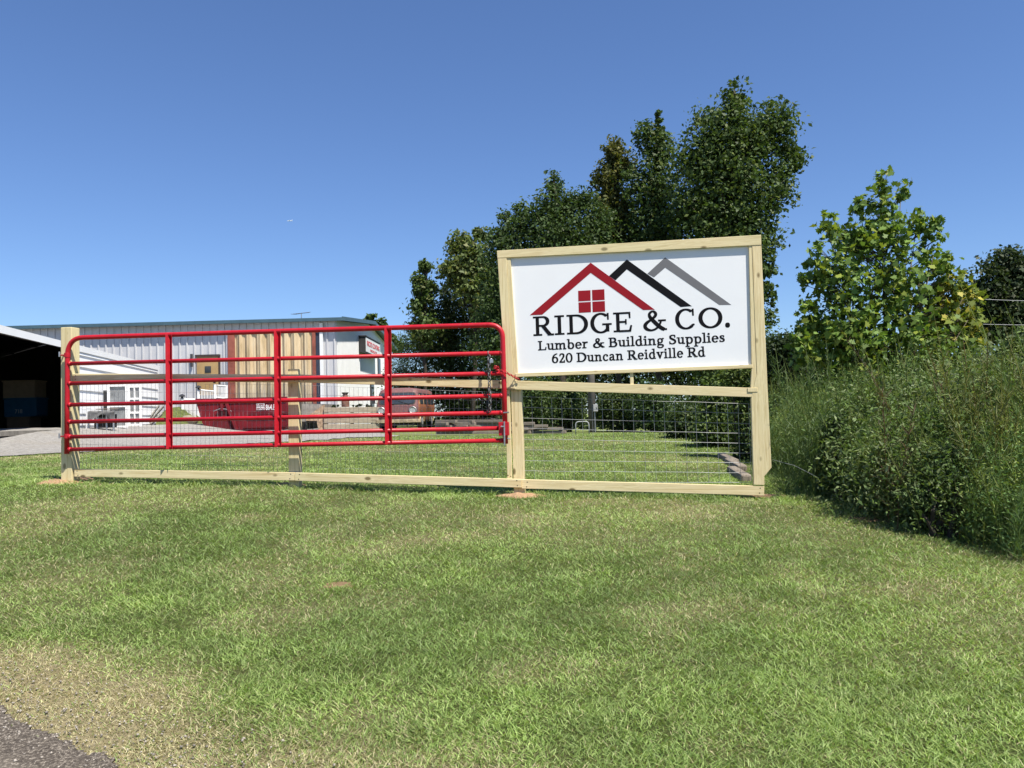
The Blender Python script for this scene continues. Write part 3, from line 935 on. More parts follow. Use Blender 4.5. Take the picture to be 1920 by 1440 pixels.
# wood behind everything: one mass nobody could count
L = lobes_px([(x, y, rx, ry) for x, y, rx, ry in [(800, 600, 32, 55), (850, 585, 45, 65), (905, 560, 40, 80), (830, 660, 70, 60), (960, 560, 60, 90), (1030, 480, 60, 80), (770, 740, 50, 60), (850, 740, 80, 60), (950, 720, 80, 80), (1050, 700, 90, 100), (1150, 700, 90, 110), (1250, 690, 90, 120), (1340, 700, 80, 110), (1420, 710, 60, 90), (1100, 560, 90, 80), (1220, 590, 90, 90), (1330, 580, 80, 90)]], 43, .6)
L += lobes_px([(x, 786, 30, 26) for x in range(960, 1440, 42)], 31, .8) + lobes_px([(x, 780, 30, 30) for x in range(800, 960, 42)], 45, .8)
L += lobes_px([(1480, 720, 70, 80), (1560, 720, 80, 80), (1660, 710, 90, 70), (1760, 700, 90, 60), (1860, 710, 90, 60), (1960, 710, 80, 80)], 27, .6)
V, C, CC = crown(L, 85000, .17, (.040, .062, .022), clump=.7, per=30, alt=(.05, .065, .025), altf=.1)
tag(np_mesh('woods', V, 4, LEAF, None, C), 'dark mass of woods behind the sign and the fence', 'woods', kind='stuff')

# shrubs at the edge of the lawn
sg = 'shrubs along the wood edge'
def shrub(lobes, D, label, col, n, size, group=sg, **kw):
    L = lobes_px(lobes, D, kw.pop('depth', 1.0))
    lo = min(L, key=lambda a: a[0][2] - a[1][2])
    b = np.mean([c for c, _ in L], 0); base = Vector((b[0], b[1], tz(b[0], b[1]) - .03))
    th = thing(kw.pop('name', 'shrub'), base, label, 'shrub', group)
    nb = kw.pop('nb', 16)
    V, C, CC = crown(L, n, size, col, **kw)
    np_mesh('foliage', V, 4 if kw.get('shape') is None else len(kw['shape']), LEAF, th, C, base=base)
    m = MB()
    for i in random.sample(range(len(CC)), min(nb, len(CC))):
        q = Vector(CC[i])
        a = Vector((base.x + random.uniform(-.2, .2), base.y + random.uniform(-.2, .2), base.z))
        m.tube([a, (a + q) / 2 + Vector((random.uniform(-.1, .1), random.uniform(-.1, .1), .05)), q], [.022, .014, .006], 5, caps=False)
    m.build('stems', BARK, th)
    return th
shrub([(870, 765, 60, 32), (930, 755, 40, 40)], 44, 'dark bush behind the chain end of the gate', DG, 7350, 0.091, clump=.3)
shrub([(1010, 745, 45, 42), (985, 770, 35, 28)], 28, 'mid green bush right of the gate post above the stepped timbers', MG, 8820, 0.084, clump=.26, alt=(.10, .13, .04), altf=.2)
shrub([(1068, 755, 34, 42), (1050, 785, 34, 18)], 26.5, 'leafy bush touching the left side of the utility pole', (.052, .085, .026), 7560, 0.084, clump=.26, alt=(.12, .15, .05), altf=.2)
shrub([(1150, 765, 36, 40), (1170, 795, 30, 18)], 26, 'bush just right of the utility pole', (.055, .085, .028), 7140, 0.084, clump=.26, alt=(.11, .14, .05), altf=.15)
shrub([(1220, 760, 40, 48), (1240, 800, 30, 18)], 25, 'deep green bush under the short block of the sign', DG, 7140, 0.084, clump=.3)
shrub([(1290, 790, 38, 42), (1275, 815, 28, 18)], 20, 'bush where the lawn narrows behind the wire mesh', (.050, .080, .026), 7980, 0.07, clump=.24, alt=(.10, .13, .04), altf=.15)
shrub([(1360, 745, 44, 50), (1335, 800, 40, 40), (1375, 825, 36, 30)], 16.5, 'tall bright leafy bush behind the right end of the wire mesh', (.070, .110, .030), 10920, 0.07, clump=.24, alt=(.14, .19, .05), altf=.3)
shrub([(1385, 700, 30, 26), (1400, 760, 24, 40), (1400, 830, 24, 40)], 13.5, 'yellow green bush touching the right sign post', (.085, .125, .032), 7560, 0.059, clump=.2, alt=(.18, .22, .06), altf=.3)
shrub([(1470, 660, 36, 42), (1500, 700, 40, 50), (1455, 720, 22, 40)], 17, 'dark shrub between the right sign post and the young sycamore', (.035, .055, .020), 8820, 0.077, clump=.3)
LANCE = [(-.5, 0), (-.15, .13), (.5, 0), (-.15, -.13)]
shrub([(1700, 770, 46, 34), (1740, 745, 36, 28), (1690, 815, 40, 30)], 8.3, 'pale lit leafy shrub under the middle of the sycamore', (.115, .165, .070), 2600, .085, None, clump=.15, per=12, alt=(.22, .26, .15), altf=.2, shape=LANCE, upb=1.0)
shrub([(1600, 830, 40, 34), (1570, 800, 28, 26)], 8.2, 'dark small leaved shrub among the weeds nearest the sign post', (.055, .090, .030), 2600, .055, None, clump=.14, per=16, shape=LANCE)
shrub([(1770, 900, 46, 44), (1720, 930, 36, 34), (1790, 850, 30, 36)], 6.6, 'dark leafy shrub low on the bank under the reddish grass', (.060, .095, .032), 3000, .050, None, clump=.13, per=16, shape=LANCE, alt=(.13, .17, .07), altf=.15)
shrub([(1880, 680, 50, 40), (1905, 640, 30, 24), (1850, 700, 30, 30), (1925, 700, 40, 50)], 9.5, 'leafy bush with long light leaves at the right edge', (.085, .125, .045), 2300, .12, None, clump=.16, per=12, alt=(.15, .19, .09), altf=.25, shape=LANCE, upb=1.0)

# ------------------------------------------------------------------ young sycamore
MAPLE = [(-.42, 0), (-.30, .16), (-.34, .42), (-.08, .30), (.02, .52), (.14, .26), (.55, 0), (.14, -.26), (.02, -.52), (-.08, -.30), (-.34, -.42), (-.30, -.16)]
SYL = [(1652, 352, 16, 30), (1692, 368, 16, 30), (1612, 388, 20, 22), (1716, 415, 22, 26), (1747, 412, 14, 14), (1553, 432, 20, 30), (1600, 450, 42, 44), (1660, 440, 48, 62), (1530, 500, 24, 42), (1580, 530, 55, 52), (1680, 530, 70, 62), (1752, 500, 28, 36), (1600, 620, 85, 70), (1700, 640, 85, 70), (1545, 640, 42, 42), (1650, 700, 110, 50), (1515, 525, 14, 10)]
SYY = [(1775, 545, 26, 36), (1800, 580, 36, 40), (1815, 620, 26, 32), (1770, 620, 40, 40), (1745, 570, 24, 30)]
sp = P(1660, 760, 12.5); sbase = Vector((sp.x, sp.y, tz(sp.x, sp.y) - .05))
syc = thing('sycamore_tree', sbase, 'young sycamore with big lobed leaves turning yellow on its right side', 'tree')
La = lobes_px([(1652, 342, 15, 36), (1655, 380, 26, 32), (1694, 358, 14, 36), (1610, 390, 18, 28), (1718, 418, 20, 32), (1750, 412, 16, 20), (1744, 445, 20, 26), (1553, 428, 20, 32)], 12.5) + lobes_px(SYL[6:] + [(1590, 720, 70, 40), (1700, 740, 80, 40), (1520, 600, 24, 40), (1512, 650, 26, 44), (1790, 680, 40, 40), (1740, 710, 60, 40), (1826, 650, 16, 24)], 12.5, 1.0, 1.12); Lb = lobes_px(SYY, 12.7, 1.0, 1.2)
V1, C1, K1 = crown(La, 9800, .095, (.130, .205, .044), clump=.20, per=9, upb=.6, shape=MAPLE, alt=(.24, .29, .05), altf=.25, colvar=.3)
V2, C2, K2 = crown(Lb, 1500, .098, (.15, .19, .035), clump=.2, per=8, upb=.6, shape=MAPLE, alt=(.36, .32, .05), altf=.32, colvar=.3)
np_mesh('crown', np.concatenate([V1, V2]), len(MAPLE), LEAF, syc, np.concatenate([C1, C2]), base=sbase)
m = MB()
stems_top = [(1652, 335), (1690, 355), (1612, 380), (1553, 420), (1720, 410), (1530, 480), (1750, 480), (1805, 560), (1745, 405), (1815, 600)]
allK = [Vector(k) for k in np.concatenate([K1, K2])]
axes = []
for i, (x, y) in enumerate(stems_top):
    top = P(x, y, 12.5 + random.uniform(-.3, .3))
    b = sbase + Vector((random.uniform(-.15, .15), random.uniform(-.1, .1), 0))
    kn = b.lerp(top, .35) + Vector(((top.x - b.x) * .12, 0, .2))
    m.tube([b, kn, b.lerp(top, .7) + Vector((0, 0, .1)), top], [.026, .018, .011, .004], 6)
    axes.append((kn, top))
for q in allK[::2]:
    kn, top = min(axes, key=lambda a: (a[0].lerp(a[1], .5) - q).length)
    t = max(.05, min(.9, (q - kn).dot(top - kn) / (top - kn).length_squared - .15))
    m.tube([kn.lerp(top, t), q], [.008, .004], 4, caps=False)
m.build('trunk', simple('young_bark', (.11, .095, .065), .85, .2, 0, .3, 15), syc, smooth=True)

# ------------------------------------------------------------------ weeds
def weed_edge(y):
    """x of the lawn's right border"""
    return np.interp(y, [2.5, 4.2, 5.7, 7.0, 8.2, 9.0, 12, 14, 16.5], [5.2, 4.35, 3.62, 3.10, 2.75, 2.85, 3.3, 3.75, 3.6])
def strands(base, direc, L, w_, col, curve=.25):
    """thin two-segment ribbons: base (n,3), direction (n,3)"""
    n = len(base)
    d = unit(direc)
    side = unit(np.cross(d, rng.normal(size=(n, 3))))
    L = L[:, None]; w_ = w_[:, None] / 2
    mid = base + d * L * .55
    tip = base + d * L * (1 - curve * .3) + rng.normal(size=(n, 3)) * L * curve * .35
    a, b = base - side * w_, base + side * w_
    c, e = mid + side * w_ * .8, mid - side * w_ * .8
    v = np.stack([a, b, c, e, tip], 1).reshape(-1, 3)
    cc = np.repeat(col, 5, 0)
    return v, cc
def ribbon_object(name, V, C, mat, parent=None, base=(0, 0, 0)):
    n = len(V) // 5
    i = np.arange(n)[:, None] * 5
    tri = np.concatenate([i + np.array([[0, 1, 2]]), i + np.array([[0, 2, 3]]), i + np.array([[3, 2, 4]])], 0)
    return np_mesh(name, V, 3, mat, parent, C, base=base, faces=tri)
def fennel(px, py, z, h, col, ns=150, spread=.16, w0=.0034, lw=.085):
    """feathery upright plant: stems with fine side strands"""
    Vs, Cs = [], []
    k = rng.integers(2, 5)
    for _ in range(k):
        lean = rng.normal(size=2) * .16
        hh = h * rng.uniform(.7, 1.05)
        t = np.linspace(0, 1, 7)
        off = rng.normal(size=2) * spread * .5
        pts = np.stack([px + off[0] + lean[0] * hh * t ** 1.5, py + off[1] + lean[1] * hh * t ** 1.5, z + hh * t], -1)
        d = pts[1:] - pts[:-1]
        v, c = strands(pts[:-1], d, np.linalg.norm(d, axis=1) * 1.9, np.full(6, .008), np.tile(np.array(col) * .9 + np.array([.03, .02, 0]), (6, 1)), .02)
        Vs.append(v); Cs.append(c)
        m_ = ns // k
        tt = rng.random(m_) ** .75
        b = np.stack([np.interp(tt, t, pts[:, j]) for j in range(3)], -1)
        a = rng.random(m_) * 2 * np.pi
        dr = np.stack([np.cos(a), np.sin(a), .35 + rng.random(m_) * 1.3], -1)
        v, c = strands(b, dr, lw * (1.25 - .7 * tt) * (.6 + .9 * rng.random(m_)) * 1.5, np.full(m_, w0) * (.7 + .6 * rng.random(m_)), np.array(col) * (.65 + .7 * rng.random((m_, 1))), .5)
        Vs.append(v); Cs.append(c)
    return np.concatenate(Vs), np.concatenate(Cs)
WV, WC, LV, LC = [], [], [], []
n_pl = 0
for _ in range(2600):
    y = rng.uniform(3.2, 15.5); x = weed_edge(y) + rng.exponential(1.15) + rng.normal() * .10 + .12
    if x > weed_edge(y) + 4.5: continue
    dist = x - weed_edge(y)
    if y < 6 and rng.random() < .25: continue
    if y > 9.4 and rng.random() < .35: continue
    if y > 7.4 and dist < .42: continue
    z = tz(x, y)
    h = min(1.6, .55 + dist * .78) * (.62 + .62 * float(fbm(x, y, 1.1, 41))) * rng.uniform(.75, 1.15) + (.10 if y > 7 else 0)
    if y < 5.4: h *= .9
    if y > 7.2: h *= .86
    u = vnoise(x, y, .8, 21)
    n_pl += 1
    if u < .56:
        base_col = np.array([(.130, .200, .056), (.165, .210, .058), (.105, .175, .060)][rng.integers(0, 3)])
        base_col = base_col * (.55 + .95 * float(fbm(x, y, 1.4, 43)))
        nl = 120
        p = np.stack([x + rng.normal(size=nl) * .15, y + rng.normal(size=nl) * .15, z + h * rng.random(nl) ** .7], -1)
        LV.append(leaf_verts(p, unit(rng.normal(size=(nl, 3)) + np.array([0, 0, .6])), rng.uniform(.012, .040, nl), .34))
        LC.append(np.repeat(base_col * (.7 + .9 * rng.random((nl, 1))), 4, 0))
        v, c = fennel(x, y, z, h, base_col, 120)
        WV.append(v); WC.append(c)
    else:
        nl = 210
        p = np.stack([x + rng.normal(size=nl) * .17, y + rng.normal(size=nl) * .17, z + h * rng.random(nl) ** .8], -1)
        nr = unit(rng.normal(size=(nl, 3)) + np.array([0, -.2, .9]))
        LV.append(leaf_verts(p, nr, rng.uniform(.025, .070, nl), .36))
        cc = np.array([(.110, .170, .050), (.095, .150, .046), (.165, .210, .090)][rng.integers(0, 3)]) * (.7 + .6 * rng.random((nl, 1)))
        LC.append(np.repeat(cc, 4, 0))
        v, c = fennel(x, y, z, h, np.array([.13, .165, .055]), 70)
        WV.append(v); WC.append(c)
weeds = ribbon_object('weeds', np.concatenate(WV), np.concatenate(WC), GRASS)
tag(weeds, 'feathery tall weeds filling the bank right of the sign', 'weeds', kind='stuff')
tag(np_mesh('undergrowth', np.concatenate(LV), 4, LEAF, None, np.concatenate(LC)), 'small leaved undergrowth among the tall weeds', 'undergrowth', kind='stuff')

# tall spiky stalks and reddish clump, single plants
def plant_obj(name, label, cat, parts, group, base):
    V, C = parts
    o = ribbon_object(name, V, C, GRASS, None, base)
    return tag(o, label, cat, group)
spk = [(1512, 668, 'leftmost tall seed stalk above the weeds beside the sign post'), (1550, 660, 'second tall seed stalk counting from the sign post'), (1580, 690, 'shortest of the green seed stalks under the sycamore'), (1602, 662, 'straight green seed stalk left of the two close stalks'), (1617, 658, 'tallest green seed stalk in front of the sycamore leaves')]
for x, y, lab in spk:
    top = P(x, y, 8.8); z0 = tz(top.x, top.y); h = top.z - z0
    n = 190
    tt = rng.uniform(.35, 1, n); a = rng.random(n) * 2 * np.pi
    b = np.stack([top.x + .03 * np.sin(tt * 3), np.full(n, top.y), z0 + h * tt], -1)
    v1, c1 = strands(b, np.stack([np.cos(a), np.sin(a), np.full(n, 1.5)], -1), rng.uniform(.03, .07, n), np.full(n, .007), np.array([.12, .17, .05]) * (.7 + .6 * rng.random((n, 1))), .3)
    t = np.linspace(0, 1, 8); ps = np.stack([top.x + .03 * np.sin(t * 3), np.full(8, top.y), z0 + h * t], -1)
    d = ps[1:] - ps[:-1]
    v2, c2 = strands(ps[:-1], d, np.linalg.norm(d, axis=1) * 1.9, np.full(7, .010), np.tile([.14, .17, .06], (7, 1)), .01)
    plant_obj('seed_stalk', lab, 'plant', (np.concatenate([v1, v2]), np.concatenate([c1, c2])), 'tall seed stalks among the weeds', (top.x, top.y, z0))
def clump_at(px, py, D, h, label, col, n=5, name='grass_clump', sp=.25):
    q = P(px, py, D); V, C = [], []
    for _ in range(n):
        x = q.x + rng.normal() * sp; y = q.y + rng.normal() * sp
        v, c = fennel(x, y, tz(x, y), h * rng.uniform(.85, 1.1), np.array(col), 170, w0=.004, lw=.12); V.append(v); C.append(c)
    return plant_obj(name, label, 'plant', (np.concatenate(V), np.concatenate(C)), None, (q.x, q.y, tz(q.x, q.y)))
clump_at(1795, 780, 7.0, 1.45, 'reddish brown dry grass clump standing among the green weeds', (.11, .07, .042), 5)
clump_at(1880, 770, 6.4, 1.50, 'olive yellow feathery clump at the right edge beyond the reddish grass', (.14, .15, .045), 8)
clump_at(1525, 780, 8.3, 1.25, 'bright feathery weed clump next to the notched sign post', (.085, .14, .045), 9, sp=.17)

# ------------------------------------------------------------------ grass blades
def lawn_blades():
    ys, xs = [], []
    edges = np.concatenate([np.linspace(2.2, 10, 60), np.linspace(10.3, 24, 30)])
    for a, b in zip(edges[:-1], edges[1:]):
        y = (a + b) / 2
        x0, x1 = -.66 * y - 1.2, .66 * y + 1.2
        dens = 18000 * min(1.0, (3.6 / y) ** 1.75)
        n = int(dens * (x1 - x0) * (b - a))
        ys.append(rng.uniform(a, b, n)); xs.append(rng.uniform(x0, x1, n))
    x = np.concatenate(xs); y = np.concatenate(ys)
    keep = (~in_asphalt(x + .10 * rng.normal(size=len(x)) * (rng.random(len(x)) < .5), y)) & (x < weed_edge(y) + .5) & (~in_gravel(x, y) | (rng.random(len(x)) < .04))
    dr = dryness(x, y)
    bare = sstep(.60, .80, fbm(x, y, 5.5, 14))
    keep &= rng.random(len(x)) > bare * .35 + .35 * dr * sstep(.45, .7, fbm(x, y, 8, 15))
    for (cx, cy, rr) in BARE:
        keep &= (rng.random(len(x)) < .26) | (((x - cx) ** 2 + (y - cy) ** 2) > (rr * (.35 + 1.1 * fbm(x, y, 9, 3))) ** 2)
    x, y, dr = x[keep], y[keep], dr[keep]
    n = len(x)
    z = terrain(x, y)
    tall = .35 + .6 * fbm(x, y, 2.2, 31) + .75 * fbm(x, y, 7.0, 32)
    fd = np.abs((np.stack([x, y], -1) - np.array([FL.x, FL.y])) @ np.array([Nf.x, Nf.y]))
    tall = tall * (1 + 1.1 * (1 - sstep(.05, .22, fd)) * sstep(.35, .6, fbm(x, y, 4, 51)) * (x > -5.6) * (x < 2.9))
    L = (.020 + .031 * rng.random(n) ** 1.6) * tall * (1 - .35 * dr)
    wgt = 1 + .10 * np.clip(y - 4, 0, 20)
    wd = (.0023 + .0023 * rng.random(n)) * wgt
    a = rng.normal(size=n) * 1.9 + 9 * fbm(x, y, 2.6, 17)
    lean = .45 + 1.35 * rng.random(n)
    d = np.stack([np.cos(a) * lean, np.sin(a) * lean, np.ones(n) * .85], -1)
    g1, g2, g3 = np.array([.180, .275, .068]), np.array([.42, .52, .185]), np.array([.165, .240, .072])
    st = np.array([.48, .43, .25])
    r1 = rng.random((n, 1)) ** 1.6; big = fbm(x, y, .8, 23)[:, None]; mid = fbm(x, y, 3.0, 24)[:, None]
    col = g1 * (1 - r1) + g2 * r1
    col = col * (1 - .75 * sstep(.42, .68, big)) + g3 * (.8 + .6 * r1) * .75 * sstep(.42, .68, big)
    fine = fbm(x, y, 8.0, 25)[:, None]
    col = col * (.50 + .62 * mid + .42 * fine)
    dm = (rng.random(n) < .035 + .82 * dr)[:, None]
    col = np.where(dm, st * (.55 + .75 * rng.random((n, 1))), col)
    side = unit(np.cross(unit(d), np.array([0, 0, 1.0]) + rng.normal(size=(n, 3)) * .4))
    b = np.stack([x, y, z - .003], -1)
    dn = unit(d); L_ = L[:, None]; w2 = wd[:, None] / 2
    mid_ = b + dn * L_ * .55
    tip = mid_ + unit(dn * np.array([1.15, 1.15, .75])) * L_ * .55
    v = np.stack([b - side * w2, b + side * w2, mid_ + side * w2 * .85, mid_ - side * w2 * .85, tip], 1).reshape(-1, 3)
    return v, np.repeat(col, 5, 0)
mounds = []
BARE = []
for (px, py, rr) in [(125, 902, .26), (548, 911, .15), (972, 932, .17), (1425, 930, .16), (636, 1100, .08), (1630, 975, .1)]:
    q = G(px, py); BARE.append((q.x, q.y, rr)); mounds.append((q, rr))
V, C = lawn_blades()
tag(ribbon_object('grass', V, C, GRASS), 'mown green lawn sloping up to the fence', 'grass', kind='stuff')

def clay_mat():
    m, t, b = new_mat('red_clay', (.5, .3, .17), .95, .1)
    v = coords(t); f = noise(t, v, 40, 5, .7)
    t.links.new(ramp(t, f, [(.3, (.22, .13, .07)), (.5, (.38, .24, .14)), (.75, (.50, .34, .21))]), b.inputs['Base Color'])
    bump(t, b, f, .9, .02); return m
CLAY = clay_mat()
def mound(q, rr, hgt, name='clay_patch'):
    n, k = 40, 9; vs, fs = [], []
    for i in range(k + 1):
        r = rr * 1.05 * i / k
        for j in range(n):
            a = 2 * math.pi * j / n
            e = r * (1 + 1.1 * (float(vnoise(math.cos(a) * 1.7, math.sin(a) * 1.7, 1, q.x)) - .5))
            x, y = q.x + e * math.cos(a) * 1.35, q.y + e * math.sin(a)
            h = hgt * (1 - (i / k) ** 2) * (.6 + .8 * float(fbm(x, y, 14, 2))) - (.006 if i == k else -.004)
            vs.append((x, y, tz(x, y) + h))
    for i in range(k):
        for j in range(n):
            fs.append((i * n + j, i * n + (j + 1) % n, (i + 1) * n + (j + 1) % n, (i + 1) * n + j))
    o = MB().add(vs, fs).build(name, CLAY if hgt > .008 else SOIL2, None, smooth=True)
    return tag(o, kind='stuff')
SOIL2 = simple('bare_soil', (.17, .115, .065), .95, .1, 0, .35, 30, .5)
for (q, rr), h in zip(mounds, [.035, .03, .035, .012, .0012, .004]): mound(q, rr, h)
q = G(1630, 958)
m = MB()
for k in range(5):
    a = Vector((q.x + random.uniform(-.08, .08), q.y + random.uniform(-.05, .05), q.z + .03 + .012 * k))
    d = Vector((random.uniform(-1, 1), random.uniform(-.4, .4), random.uniform(-.1, .3))).normalized()
    m.box(a, (.09, .035, .003), (d, d.cross(ZV).normalized(), d.cross(ZV).cross(d).normalized()))
tag(m.build('flagging_tape', simple('orange_tape', (.42, .07, .025), .6), None), 'scrap of orange tape lying at the foot of the weeds', 'litter')

# loose stones and straw along the asphalt edge
def stones():
    n = 3400
    y = rng.uniform(2.6, 5.6, n); x = asph_edge_x(y) + rng.normal(size=n) * .38 + .18
    r = .003 + .006 * rng.random(n) ** 3
    c = np.stack([x, y, terrain(x, y) + r * .4 + .008], -1)
    o = np.array([[1, 0, 0], [0, 1, 0], [-1, 0, 0], [0, -1, 0], [0, 0, .7], [0, 0, -.7]])
    v = c[:, None, :] + o[None] * r[:, None, None] * (.6 + .8 * rng.random((n, 6, 1)))
    f0 = np.array([[0, 1, 4], [1, 2, 4], [2, 3, 4], [3, 0, 4], [1, 0, 5], [2, 1, 5], [3, 2, 5], [0, 3, 5]])
    f = (np.arange(n)[:, None, None] * 6 + f0[None]).reshape(-1, 3)
    col = np.array([.36, .32, .27]) * (.45 + .7 * rng.random((n, 1)))
    return v.reshape(-1, 3), f, np.repeat(col, 6, 0)
v, f, c = stones()
STONE = bpy.data.materials.new('loose_stone'); STONE.use_nodes = True
_at = STONE.node_tree.nodes.new('ShaderNodeAttribute'); _at.attribute_name = 'col'
STONE.node_tree.links.new(_at.outputs['Color'], STONE.node_tree.nodes['Principled BSDF'].inputs['Base Color'])
STONE.node_tree.nodes['Principled BSDF'].inputs['Roughness'].default_value = .9
tag(np_mesh('loose_gravel', v, 3, STONE, colors=c, faces=f), 'loose small stones along the crumbling asphalt edge', 'gravel', kind='stuff')

# ------------------------------------------------------------------ metal building
DB, XC = 40.0, None
XC = P(632, 700, DB).x
ZE = P(632, 598, DB).z
GW = 18.5
ZG = 1.15
SID_GREY = simple('siding_grey', (.53, .53, .54), .45, .4, .1, .05, 2)
SID_WHITE = simple('siding_white', (.74, .75, .75), .5, .4, 0, .03, 2)
TEAL = simple('teal_trim', (.060, .112, .140), .5, .3, .1, .15, 3)
bl = thing('metal_building', (XC - 10, DB, ZG), 'long grey metal building with white gable end and teal roof trim', 'building')
def ribbed(p0, dirv, outv, length, zlo, ztop, pitch, hgt, wr):
    """vertical ribbed sheet; ztop(s) gives the top height"""
    m = MB(); s = 0.0; prof = []
    while s < length:
        e = min(s + pitch, length)
        for ds, h in ((0, 0), (pitch - wr * 2, 0), (pitch - wr * 1.6, hgt), (pitch - wr * .4, hgt)):
            if s + ds < e: prof.append((s + ds, h))
        s = e
    prof.append((length, 0))
    vs, fs = [], []
    for ds, h in prof:
        b = p0 + dirv * ds + outv * h
        vs += [(b.x, b.y, zlo), (b.x, b.y, ztop(ds))]
    for i in range(len(prof) - 1): fs.append((2 * i, 2 * i + 2, 2 * i + 3, 2 * i + 1))
    return m.add(vs, fs)
XL = -46
fw = ribbed(Vector((XL, DB, 0)), Vector((1, 0, 0)), Vector((0, -1, 0)), XC - XL, ZG - .3, lambda s: ZE - .04, .36, .055, .05).build('front_wall', SID_GREY, bl)
ridge_h = .86
gt = lambda s: ZE - .08 + ridge_h * (1 - abs(s - GW / 2) / (GW / 2))
gwall = ribbed(Vector((XC, DB, 0)), Vector((0, 1, 0)), Vector((1, 0, 0)), GW, ZG - .3, gt, .30, .022, .04).build('gable_wall', SID_WHITE, bl)
m = MB()
m.prism([(XL, DB, ZG - .3), (XL, DB, ZE - .05), (XL, DB + GW / 2, ZE + ridge_h - .1), (XL, DB + GW, ZE - .05), (XL, DB + GW, ZG - .3)], (1, 0, 0), .1)
m.box(((XL + XC) / 2, DB + GW - .05, (ZG - .3 + ZE - .05) / 2), (XC - XL - .3, .1, ZE - ZG + .2))
m.build('back_wall', SID_GREY, bl)
ov = .33
m = MB()
for sy in (0, 1):
    y0 = DB - ov if sy == 0 else DB + GW + ov
    ym = DB + GW / 2
    zl = ZE - ov * ridge_h / (GW / 2)
    a, b = (XL - .2, y0, zl), (XC + .35, y0, zl)
    c, d = (XC + .35, ym, ZE + ridge_h), (XL - .2, ym, ZE + ridge_h)
    m.prism([a, b, c, d] if sy == 0 else [b, a, d, c], (0, 0, 1), .07)
m.build('roof', TEAL, bl)
m = MB()
zl = ZE - ov * ridge_h / (GW / 2)
m.box(((XL + XC) / 2 + .1, DB - ov - .02, zl - .02), (XC - XL + .7, .12, .16))
m.build('gutter', TEAL, bl)
m = MB()
for sy in (0, 1):
    y0 = DB - ov - .05 if sy == 0 else DB + GW + ov
    m.prism([(XC + .353, y0, zl - .10), (XC + .353, DB + GW / 2, ZE + ridge_h - .10), (XC + .353, DB + GW / 2, ZE + ridge_h + .10), (XC + .353, y0, zl + .10)], (1, 0, 0), .05)
m.build('rake_trim', TEAL, bl)
# downspout / corner trim on front wall
m = MB()
for x, c in ((604, 0), ):
    p = P(x, 700, DB - .08); m.box((p.x, DB - .1, (ZG + ZE) / 2 - .2), (.16, .12, ZE - ZG))
m.build('downspout', SID_WHITE, bl)
p = P(600, 700, DB); q = P(594, 700, DB)
m = MB(); m.box(((p.x + q.x) / 2, DB - .07, (P(600, 624, DB).z + P(600, 758, DB).z) / 2), (abs(p.x - q.x), .1, P(600, 624, DB).z - P(600, 758, DB).z))
m.build('door_jamb', simple('navy_trim', (.03, .04, .065), .5), bl)
m = MB(); p = P(428.5, 700, DB); m.box((p.x, DB - .07, (P(428, 630, DB).z + P(428, 750, DB).z) / 2), (.10, .1, 3.2))
m.build('door_jamb', SID_WHITE, bl)
# curtained loading door
def curtain_mat():
    m, t, b = new_mat('strip_curtain', (.5, .38, .2), .6, .3)
    v = coords(t, 'Object', (2.2, 1, .35)); f = noise(t, v, 1.6, 5, .65)
    sx = nn(t, 'ShaderNodeSeparateXYZ'); tc = nn(t, 'ShaderNodeTexCoord'); t.links.new(tc.outputs['Object'], sx.inputs[0])
    c = ramp(t, f, [(.3, (.35, .26, .14)), (.5, (.54, .42, .255)), (.72, (.62, .53, .37))])
    ad = nn(t, 'ShaderNodeMath'); ad.operation = 'ADD'; t.links.new(sx.outputs[2], ad.inputs[0])
    mu = nn(t, 'ShaderNodeMath'); mu.operation = 'MULTIPLY'; mu.inputs[1].default_value = 2.2; t.links.new(f, mu.inputs[0]); t.links.new(mu.outputs[0], ad.inputs[1])
    mr = nn(t, 'ShaderNodeMapRange'); mr.inputs[1].default_value = .9; mr.inputs[2].default_value = 2.6; mr.inputs[3].default_value = 1; mr.inputs[4].default_value = 0
    t.links.new(ad.outputs[0], mr.inputs[0])
    v2 = coords(t, 'Object', (7, 1, .5)); f2 = noise(t, v2, 1.3, 4, .6)
    c = mixc(t, mr.outputs[0], c, ramp(t, f2, [(.35, (.07, .065, .055)), (.55, (.30, .27, .22)), (.7, (.48, .45, .40))]))
    t.links.new(c, b.inputs['Base Color']); return m
a, b = P(442, 700, DB), P(590, 700, DB)
zt, zb = P(510, 626, DB).z, P(560, 759, DB).z
m = MB(); vs, fs = [], []
nseg = 150
for i in range(nseg + 1):
    s = i / nseg; x = a.x + (b.x - a.x) * s
    ph = s * 8.6 * 2 * math.pi
    y = DB - .16 + .07 * math.sin(ph + 1.2 * math.sin(s * 11)) + .02 * math.sin(ph * 2.7)
    vs += [(x, y, zb), (x, y - .02, zt)]
for i in range(nseg): fs.append((2 * i, 2 * i + 2, 2 * i + 3, 2 * i + 1))
m.add(vs, fs).build('door_curtain', curtain_mat(), bl, smooth=True, base=(a.x, DB, zb))
m = MB()
RRS = simple('rust_red_steel', (.26, .085, .06), .7, .2, 0, .3, 3)
for x0, x1 in ((430, 443), (588, 594)):
    p, q = P(x0, 700, DB), P(x1, 700, DB)
    MB().box(((p.x + q.x) / 2, DB - .13, (zt + zb) / 2), (q.x - p.x, .14, zt - zb)).build('door_frame', RRS, bl)
